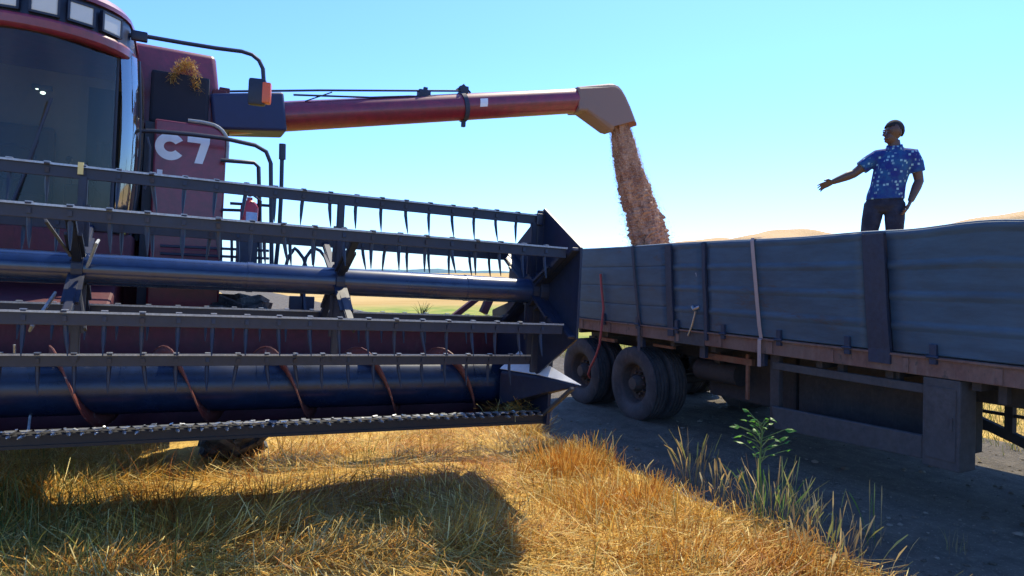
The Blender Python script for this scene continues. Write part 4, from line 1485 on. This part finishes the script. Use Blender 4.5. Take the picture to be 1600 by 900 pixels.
for y in AX:
    for x, sd_ in ((TXN + .14, -1), (TXN + .45, 1), (TXF - .45, -1), (TXF - .14, 1)):
        truck_wheel(x, y, sd_)
# side guard: rail on top, plank below, dark pannier behind, box at its end
b = MB(); b.mm((TXN + .03, 3.48, 1.00), (TXN + .07, 5.08, 1.075), bevel=.006); tpart(b, 'guard_rail', 'guard')
b = MB()
b.prism([(3.48, .46), (5.02, .39), (5.06, .62), (3.48, .655)], .05, 'YZ', TXN + .0)
tpart(b, 'guard_plank', 'guard', bevel=.01)
b = MB()
b.mm((TXN + .04, 5.0, .42), (TXN + .10, 5.12, 1.16), bevel=.01); b.mm((TXN + .5, 3.5, .40), (TXN + .9, 5.15, 1.12), bevel=.02)
b.mm((TXN + .06, 3.5, .50), (TXN + .55, 5.0, .53))
tpart(b, 'pannier', 'frame')
b = MB(); b.mm((TXN - .02, 3.17, .42), (TXN + .20, 3.47, 1.15), bevel=.015)
tb = tpart(b, 'tool_box', 'guard')
b = MB(); b.mm((TXN - .028, 3.2, .50), (TXN - .021, 3.44, 1.08), bevel=.002); b.box((TXN - .034, 3.23, .80), (.012, .02, .1)); tpart(b, 'box_door', 'guard')
for y in (4.3, 3.75, 2.9):
    b = MB()
    b.mm((TXN + .10, y, 1.0), (TXN + .16, y + .06, 1.16))
    tpart(b, 'guard_hanger', 'frame')
b = MB()
b.mm((TXF - .12, 4.95, .34), (TXF - .06, 6.95, 1.15), bevel=.01)
tpart(b, 'far_light_blocker', 'frame')  # dark panel added to block light coming from the far side
b = MB()
b.mm((6.1, 5.25, .45), (6.5, 6.6, 1.1), bevel=.03)
tpart(b, 'under_deck_blocker', 'frame')  # dark box added to cover sunlit ground seen under the deck
# landing gear with braces
for x in (6.05, 7.42):
    b = MB()
    b.mm((x, 2.4, .42), (x + .13, 2.53, 1.16), bevel=.01); b.mm((x + .02, 2.42, .10), (x + .11, 2.51, .5)); b.mm((x - .06, 2.33, .04), (x + .19, 2.60, .10), bevel=.01)
    tpart(b, 'landing_leg', 'frame')
b = MB()
b.bar((7.0, 4.05, .62), (7.0, 2.6, -.02 + .18), .06, .09); b.bar((7.0, 3.58, .45), (7.0, 3.58, 1.0), .07, .07)
b.bar((7.0, 4.0, .50), (7.0, 3.5, .485), .03, .03); b.bar((7.0, 4.0, .66), (7.0, 3.3, .665), .025, .03); b.bar((6.1, 2.46, .75), (7.5, 2.46, .75), .05, .05)
b.bar((7.0, 4.05, .60), (7.0, 4.6, 1.1), .05, .06)
tpart(b, 'landing_brace', 'frame')
# air tank, suspension bits and rusty hangers under the deck
b = MB(); b.tube([(6.0, 5.95, .78), (6.0, 6.65, .78)], .13, 20); b.mm((5.9, 6.2, .9), (6.1, 6.3, 1.1)); tpart(b, 'air_tank', 'frame', smooth=True)
for p0, p1 in (((.12, 5.45, .98), (.17, 6.25, 1.05)), ((.12, 6.75, 1.03), (.16, 7.15, 1.065)), ((.10, 8.0, 1.0), (.15, 8.4, 1.05)), ((.125, 5.5, .60), (.15, 5.54, 1.1))):
    b = MB(); b.mm((TXN + p0[0], p0[1], p0[2]), (TXN + p1[0], p1[1], p1[2])); tpart(b, 'hanger', 'rust')
for p0, p1 in (((.03, 6.08, 1.0), (.08, 6.17, 1.16)), ((.0, 7.22, 1.02), (.05, 7.30, 1.16)), ((.0, 5.16, 1.02), (.05, 5.24, 1.16))):
    b = MB(); b.mm((TXN + p0[0], p0[1], p0[2]), (TXN + p1[0], p1[1], p1[2])); tpart(b, 'rope_hook', 'stake')
b = MB(); b.mm((TXN - .045, 9.40, ZD - .17), (TXN - .031, 9.56, ZD - .02), bevel=.004); tpart(b, 'tail_light', 'redlens')
b = MB(); b.mm((TXN - .0, 9.62, ZD - .25), (TXF, 9.70, ZD - .02), bevel=.01); tpart(b, 'rear_bumper', 'rust')
b = MB(); b.bar((TXN - .06, 9.3, ZD + .01), (TXN - .08, 9.75, ZD + .12), .05, .02); tpart(b, 'sunlit_edge_bar', 'white')  # white bar painting in a sunlit top edge
# lashing straps
def strap_pts(y, dy, z1):
    return [(TXN - bulge(y, ZD + f * (ZT - ZD)) - .046 - (.012 if f > 0 else 0), y + dy * (1 - f), ZD + f * (ZT - ZD) + topz(y) * f) for f in np.linspace(1.0, 0, 9)] + [(TXN - .066, y + dy, ZD - .02), (TXN - .066, y + dy, z1)]
def strap(y, dy, wd, z1, mat):
    b = MB()
    P_ = strap_pts(y, dy, z1)
    P_ = [(P_[0][0] + .12, P_[0][1], P_[0][2] + .04), (P_[0][0] + .01, P_[0][1], P_[0][2] + .035)] + P_
    rows = [[(x, yy - wd / 2, z), (x, yy + wd / 2, z)] for x, yy, z in P_]
    b.grid(rows)
    o = tpart(b, 'lashing_strap', mat)
    s = o.modifiers.new('t', 'SOLIDIFY'); s.thickness = .006
strap(5.22, -.05, .045, ZD - .30, 'strap')
strap(7.30, -.08, .05, ZD - .35, 'stake')
b = MB()
q = [(TXN - .035, 6.15, 2.08), (TXN - .05, 6.14, 1.99), (TXN - .04, 6.12, 1.9)]
b.tube(q, .014, 6)
b.tube([(TXN - .06, 6.20, 1.60), (TXN - .09, 6.14, 1.57), (TXN - .06, 6.08, 1.60)], .018, 6); b.tube([(TXN - .06, 6.14, 1.55), (TXN - .06, 6.2, 1.38), (TXN - .05, 6.28, 1.25)], .012, 6)
tpart(b, 'latch_handle', 'steel')
# red hose hanging down the side
he = MB()
hp = [(TXN - .10, 8.06, 1.98), (TXN - .10, 8.04, 1.8), (TXN - .09, 8.0, 1.5), (TXN - .11, 8.02, 1.2), (TXN - .12, 8.05, .98), (TXN - .11, 8.16, .80), (TXN - .10, 8.32, .62), (TXN - .07, 8.42, .5), (TXN + .0, 8.48, .44)]
he.tube(hp, .017, 8)
ho = he.build('red_hose', M['hose'], None, smooth=True)
tag(ho, 'thin faded red hose hanging down the trailer side to the rear wheel', 'hose')

# ------------------------------------------------------------------ grain in the trailer and falling from the spout
def grain_mat(name, c0, c1):
    m, nt, b, o = new_mat(name)
    v = objvec(nt)
    c = mixc(nt, ramp(nt, noise(nt, v, 60, 5, .75), .35, .65), c0, c1)
    nt.links.new(c, b.inputs['Base Color'])
    b.inputs['Roughness'].default_value = .8
    b.inputs['Specular IOR Level'].default_value = .2
    add_bump(nt, b, noise(nt, v, 140, 3, .7), .5, .01)
    return m
def gheap(x, y):
    cx = (x - 6.76) / 1.2
    h = 2.275 + .0 * x
    h += .25 * math.exp(-((y - 5.85) / .75) ** 2) * math.exp(-(cx * 1.1) ** 2)
    h += .20 * math.exp(-((y - 7.25) / .45) ** 2) * math.exp(-(cx * 1.3) ** 2)
    h += .10 * math.exp(-((y - 8.4) / .35) ** 2) * math.exp(-(cx * 1.6) ** 2)
    h += .26 * math.exp(-((y - 2.95) / 1.0) ** 2) * math.exp(-(cx * .8) ** 2) + .14 * math.exp(-((y - .8) / .8) ** 2)
    h -= .42 * math.exp(-((y - 4.6) / .42) ** 2) * math.exp(-((x - 6.65) / .55) ** 2)
    h -= .16 * sstep(.82, 1.0, abs(cx))
    return float(h + .008 * math.sin(9 * x + 3 * y) + .006 * math.sin(13 * y - 5 * x))
rows = []
for y in np.arange(TF + .02, TB - .03, .07):
    rows.append([(x, y, gheap(x, y)) for x in np.linspace(TXN + .02, TXF - .02, 40)])
b = MB(); b.grid(rows)
go = b.build('grain_heap', grain_mat('heaped_grain', (.44, .25, .095), (.68, .46, .22)), None, smooth=True)
tag(go, 'heaped tan grain filling the trailer above its side boards', 'grain', kind='stuff')

# the stream: dense core of falling grain with a ragged edge of loose kernels
def stream_c(t):
    x = 5.985 + .36 * t + .29 * t * t + .018 * np.sin(9 * t + 1) * t
    z = 4.15 - 1.35 * t - .58 * t * t
    return x, z, .162 + .195 * t
core = MB()
rows = []
nt_s, nk = 110, 36
r1 = np.random.default_rng(5)
ph = r1.uniform(0, 6.28, 12)
for i in range(nt_s + 1):
    t = -.09 + 1.09 * i / nt_s
    x, z, r = stream_c(t)
    row = []
    for k in range(nk):
        a = 2 * math.pi * k / nk
        n = .84 + .07 * math.sin(5 * a + ph[0] + 6 * t) + .06 * math.sin(11 * a - 13 * t + ph[1]) + .06 * math.sin(31 * t + 2 * a + ph[2]) * t + .05 * math.sin(57 * t + ph[3] + a) * t + r1.normal(0, .028 + .035 * max(t, 0))
        row.append((x + r * n * math.cos(a), 8.4 + .75 * r * n * math.sin(a), z + .35 * r * math.cos(a)))
    row.append(row[0])
    rows.append(row)
core.grid(rows)
bmesh.ops.remove_doubles(core.bm, verts=core.bm.verts, dist=1e-5)
gmat = grain_mat('falling_grain', (.34, .18, .11), (.66, .42, .28))
_nt = gmat.node_tree; _b = _nt.nodes['Principled BSDF']; _src = _b.inputs['Base Color'].links[0].from_socket
_clump = ramp(_nt, noise(_nt, objvec(_nt, (1.6, 1.6, .7)), 7, 5, .7), .40, .62)
_nt.links.new(mixc(_nt, _clump, (.25, .125, .085), _src), _b.inputs['Base Color'])
gs = core.build('grain_stream', gmat, None, smooth=False)
N = 15000
t = r1.uniform(0, 1, N) ** .85
x, z, r = stream_c(t)
a = r1.uniform(0, 6.28, N)
q = np.where(r1.uniform(0, 1, N) < .8, r1.uniform(.78, 1.02, N), 1 + np.abs(r1.normal(0, .09, N)) * (1 + 1.2 * t))
P0 = np.stack([x + r * q * np.cos(a), 8.4 + .8 * r * q * np.sin(a), z + .35 * r * np.cos(a)], -1)
octv = np.array([(1, 0, 0), (-1, 0, 0), (0, 1, 0), (0, -1, 0), (0, 0, 2.2), (0, 0, -2.2)], float)
octf = np.array([(0, 2, 4), (2, 1, 4), (1, 3, 4), (3, 0, 4), (2, 0, 5), (1, 2, 5), (3, 1, 5), (0, 3, 5)])
sz = r1.uniform(.002, .0042, N)
ov = (octv[None] * sz[:, None, None] + P0[:, None, :]).reshape(-1, 3)
of = (octf[None] + (np.arange(N) * 6)[:, None, None]).reshape(-1, 3)
kcol = np.repeat(np.array([(.52, .31, .20), (.68, .46, .32), (.36, .19, .12), (.76, .60, .44)])[r1.integers(0, 4, N)], 6, 0)
ko = raw_mesh('loose_kernels', ov, of, blade_mat('kernels', .15, .6, .3), kcol)
ko.parent = gs
ko['kind'] = 'stuff'
tag(gs, 'brown stream of grain falling from the auger spout into the trailer', 'grain', kind='stuff')
# ------------------------------------------------------------------ the man on the grain
PX, PY = 6.66, 4.62
FZ = gheap(PX, PY) - .045
man = empty('person', (PX, PY, FZ), (0, 0, -(TH + R(29.1))))
tag(man, 'man in blue dotted short sleeved shirt standing on the grain, one arm stretched out', 'person')
man['pose'] = 'standing'

def remeshed(mb, name, mat, parent, voxel, smooth_it=6, fac=.5):
    o = mb.build(name, mat, parent)
    r = o.modifiers.new('skin', 'REMESH'); r.mode = 'VOXEL'; r.voxel_size = voxel; r.use_smooth_shade = True
    s = o.modifiers.new('soft', 'SMOOTH'); s.iterations = smooth_it; s.factor = fac
    dg = bpy.context.evaluated_depsgraph_get()
    me = bpy.data.meshes.new_from_object(o.evaluated_get(dg))
    o.modifiers.clear()
    old = o.data
    o.data = me
    bpy.data.meshes.remove(old)
    me.name = name
    me.polygons.foreach_set('use_smooth', [True] * len(me.polygons))
    if not me.materials: me.materials.append(mat)
    return o

def rings(mb, secs, n=20):
    """horizontal elliptical sections: (cx, cy, z, rx, ry), joined upwards"""
    rr = []
    for cx, cy, z, rx, ry in secs:
        rr.append([mb.bm.verts.new((cx + rx * math.cos(2 * math.pi * k / n), cy + ry * math.sin(2 * math.pi * k / n), z)) for k in range(n)])
    for a, b in zip(rr, rr[1:]):
        for k in range(n):
            mb.bm.faces.new((a[k], a[(k + 1) % n], b[(k + 1) % n], b[k]))
    mb.bm.faces.new(rr[0][::-1]); mb.bm.faces.new(rr[-1])

SL, EL, WL = (-.095, .00, 1.370), (-.295, -.05, 1.205), (-.495, -.10, 1.125)
SR, ER, WR = (.250, .01, 1.360), (.300, .03, 1.100), (.225, -.06, .890)
HL, KL, AL = (-.105, .00, .86), (-.165, -.03, .47), (-.175, .02, .08)
HR, KR, AR = (.085, .00, .86), (.085, -.03, .47), (.105, .03, .08)

skin_m, nt_, sb, _o = new_mat('dark_brown_skin')
nn = noise(nt_, objvec(nt_), 30, 4, .6)
nt_.links.new(mixc(nt_, nn, (.060, .030, .020), (.085, .044, .028)), sb.inputs['Base Color'])
sb.inputs['Roughness'].default_value = .5

def lerp(a, b, t): return tuple(x + (y - x) * t for x, y in zip(a, b))

b = MB()
rings(b, [(-.01, 0, .835, .10, .07), (-.01, 0, .88, .155, .105), (0, 0, .95, .160, .11), (.02, 0, 1.06, .145, .10), (.05, 0, 1.20, .160, .11), (.075, 0, 1.32, .170, .11), (.080, .005, 1.38, .14, .09), (.078, .01, 1.43, .085, .07), (.074, .0, 1.47, .060, .062), (.068, -.005, 1.53, .057, .060)])
# shoulders, arms
for S, E, Wp in ((SL, EL, WL), (SR, ER, WR)):
    b.tube([lerp(S, (.085, .005, 1.37), .45), S, lerp(S, E, .3), lerp(S, E, .7), E], [.068, .064, .056, .049, .044], 14)
    b.tube([lerp(E, S, .08), E, lerp(E, Wp, .3), lerp(E, Wp, .7), Wp], [.044, .045, .047, .038, .030], 14)
# legs and shoes
for H, K, A in ((HL, KL, AL), (HR, KR, AR)):
    b.tube([lerp(H, (0, 0, .95), .3), H, lerp(H, K, .35), lerp(H, K, .75), K], [.088, .088, .080, .062, .055], 16)
    b.tube([lerp(K, H, .06), K, lerp(K, A, .3), lerp(K, A, .75), A], [.055, .054, .057, .042, .036], 14)
    b.ball((A[0], A[1] - .05, .035), .05, 2, (.85, 2.2, .75))
# head: skull, jaw, nose, ears
HC = Vector((.062, -.02, 1.605))
HR_ = Euler((.10, .05, R(-42))).to_matrix()
def hv_(x, y, z): return HR_ @ Vector((x, y, z))
b.ball(HC + hv_(0, .012, .022), .098, 3, (.80, .98, 1.02))
b.ball(HC + hv_(-.010, -.022, -.045), .072, 3, (.82, .95, 1.05))
b.ball(HC + hv_(-.014, -.060, -.078), .034, 2, (1.0, .8, .75))
b.tube([HC + hv_(-.012, -.092, .016), HC + hv_(-.017, -.112, -.020), HC + hv_(-.014, -.094, -.030)], [.010, .017, .012], 8)
b.tube([HC + hv_(-.04, -.088, -.056), HC + hv_(-.013, -.098, -.055), HC + hv_(.016, -.088, -.056)], [.006, .011, .006], 8)
b.tube([HC + hv_(-.055, -.080, .028), HC + hv_(-.012, -.093, .034), HC + hv_(.032, -.084, .028)], [.007, .010, .007], 8)
for s in (-1, 1):
    b.ball(HC + hv_(s * .079, .012, -.008), .03, 2, (.35, .7, 1.0))

def hand(mb, wrist, elbow, palm_n, curl, spread, flip):
    wv = Vector(wrist); d = (wv - Vector(elbow)).normalized()
    n = Vector(palm_n); n = (n - d * n.dot(d)).normalized()
    s = d.cross(n) * flip
    pc = wv + d * .050
    rows = []
    for t, hw, th_ in ((0, .027, .019), (.03, .036, .017), (.065, .042, .015), (.092, .041, .013)):
        rows.append((wv + d * t, hw, th_))
    rr = []
    for c, hw, t_ in rows:
        rr.append([mb.bm.verts.new(c + s * (hw * math.cos(2 * math.pi * k / 12)) + n * (t_ * math.sin(2 * math.pi * k / 12))) for k in range(12)])
    for a, bb in zip(rr, rr[1:]):
        for k in range(12): mb.bm.faces.new((a[k], a[(k + 1) % 12], bb[(k + 1) % 12], bb[k]))
    mb.bm.faces.new(rr[0][::-1]); mb.bm.faces.new(rr[-1])
    for off, L, c_ in ((-.031, .064, 1.15), (-.011, .074, 1.0), (.010, .080, .95), (.030, .072, .9)):
        p = wv + d * .080 + s * off
        dirv = (d + s * (off * spread)).normalized()
        pts = [p]
        ang_ = 0
        for seg, fr in enumerate((.30, .40, .33, .27)):
            ang_ += (0, curl * .6, curl, curl * .8)[seg] * c_
            v = dirv * math.cos(ang_) + n * math.sin(ang_)
            pts.append(pts[-1] + v * L * fr)
        mb.tube(pts, [.0095, .0092, .0088, .0082, .0065], 8)
    p = wv + d * .022 + s * .026
    t1 = (d * .55 + s * .75 + n * .25).normalized(); t2 = (d * .85 + s * .35 + n * .35).normalized()
    mb.tube([p, p + t1 * .032, p + t1 * .032 + t2 * .030, p + t1 * .032 + t2 * .054], [.014, .0125, .0105, .008], 8)
hand(b, WL, EL, (-.2, -.75, -.6), .38, 4, 1)
hand(b, WR, ER, (-1, -.2, 0), .42, 2, 1)
body = remeshed(b, 'body', skin_m, man, .0052, 5, .5)

# hair, eyes
hb = MB()
q = bmesh.ops.create_icosphere(hb.bm, subdivisions=4, radius=1)
for v in q['verts']:
    c = v.co.copy()
    v.co = Vector((c.x * .084, c.y * .102, c.z * .106)) * (1 + random.gauss(0, .008)) + Vector((0, .016, .024))
dl = [v for v in hb.bm.verts if v.co.z < (.060 if v.co.y < -.055 else (.045 if v.co.y < -.01 else (.015 if v.co.y < .035 else -.045)))]
bmesh.ops.delete(hb.bm, geom=dl, context='VERTS')
for v in hb.bm.verts: v.co = HC + HR_ @ v.co
ho_ = hb.build('hair', plain('short_black_hair', (.010, .009, .009), .9), man, smooth=True)
s_ = ho_.modifiers.new('t', 'SOLIDIFY'); s_.thickness = .006; s_.offset = 0
for s in (-1, 1):
    eb = MB(); eb.ball(HC + hv_(-.012 + s * .031, -.080, .012), .0105, 2)
    eb.build('eye', plain('eye_white', (.05, .045, .04), .5), man, smooth=True)

# trousers
b = MB()
rings(b, [(-.01, 0, .785, .10, .10), (-.012, 0, .85, .178, .130), (-.005, 0, .94, .172, .122), (0, 0, 1.00, .163, .118)])
for H, K, A in ((HL, KL, AL), (HR, KR, AR)):
    A2 = lerp(K, A, .97)
    b.tube([lerp(H, (0, 0, .95), .3), H, lerp(H, K, .4), lerp(H, K, .8), K, lerp(K, A, .4), A2], [.10, .101, .094, .080, .074, .070, .064], 18)
jm, nt_, jb, _o = new_mat('dark_denim')
v_ = objvec(nt_)
nt_.links.new(mixc(nt_, ramp(nt_, noise(nt_, v_, 7, 5, .6), .45, .75), (.006, .009, .022), (.022, .030, .055)), jb.inputs['Base Color'])
jb.inputs['Roughness'].default_value = .9
add_bump(nt_, jb, noise(nt_, objvec(nt_, (1, 1, 2.5)), 16, 4, .6), .5, .02)
remeshed(b, 'trousers', jm, man, .0085, 4, .5)
# shoes
for A in (AL, AR):
    b = MB(); b.ball((A[0], A[1] - .055, .045), .056, 3, (.88, 2.2, .82))
    b.build('shoe', plain('dark_shoe', (.02, .017, .015), .6), man, smooth=True)

# shirt
b = MB()
rings(b, [(-.005, 0, .92, .180, .132), (0, 0, .98, .177, .130), (.02, 0, 1.07, .166, .130), (.05, 0, 1.20, .174, .132), (.074, 0, 1.31, .178, .124), (.078, .005, 1.37, .150, .108), (.078, .01, 1.425, .105, .088), (.076, .005, 1.465, .072, .076)], 28)
for S, E in ((SL, EL), (SR, ER)):
    b.tube([lerp(S, (.088, .005, 1.37), .5), lerp(S, (.088, .005, 1.37), .1), lerp(S, E, .3), lerp(S, E, .66)], [.082, .080, .076, .074], 16)
for s in (-1, 1):   # collar wings
    b.tube([(.076 + s * .070, .03, 1.470), (.076 + s * .062, -.035, 1.462), (.074 + s * .045, -.085, 1.425)], [(.022, .010), (.022, .010), (.010, .008)], 10)
sm, nt_, sb, _o = new_mat('blue_dotted_shirt')
v_ = objvec(nt_)
vo = nd(nt_, 'ShaderNodeTexVoronoi', distance='CHEBYCHEV'); vo.inputs['Scale'].default_value = 24; vo.inputs['Randomness'].default_value = .75
nt_.links.new(v_, vo.inputs['Vector'])
basec = mixc(nt_, ramp(nt_, noise(nt_, v_, 9, 3, .6), .40, .60), (.003, .016, .15), (.005, .065, .19))
patch = ramp(nt_, vo.outputs['Distance'], .20, .30, (1, 1, 1, 1), (0, 0, 0, 1))
sel = ramp(nt_, vo.outputs['Color'], .30, .34)
mm_ = nd(nt_, 'ShaderNodeMath', operation='MULTIPLY'); nt_.links.new(patch, mm_.inputs[0]); nt_.links.new(sel, mm_.inputs[1])
nt_.links.new(mixc(nt_, mm_.outputs[0], basec, (.22, .40, .46)), sb.inputs['Base Color'])
sb.inputs['Roughness'].default_value = .85
add_bump(nt_, sb, noise(nt_, objvec(nt_, (1, 1, 1.6)), 11, 4, .6), .55, .03)
remeshed(b, 'shirt', sm, man, .0075, 4, .5)
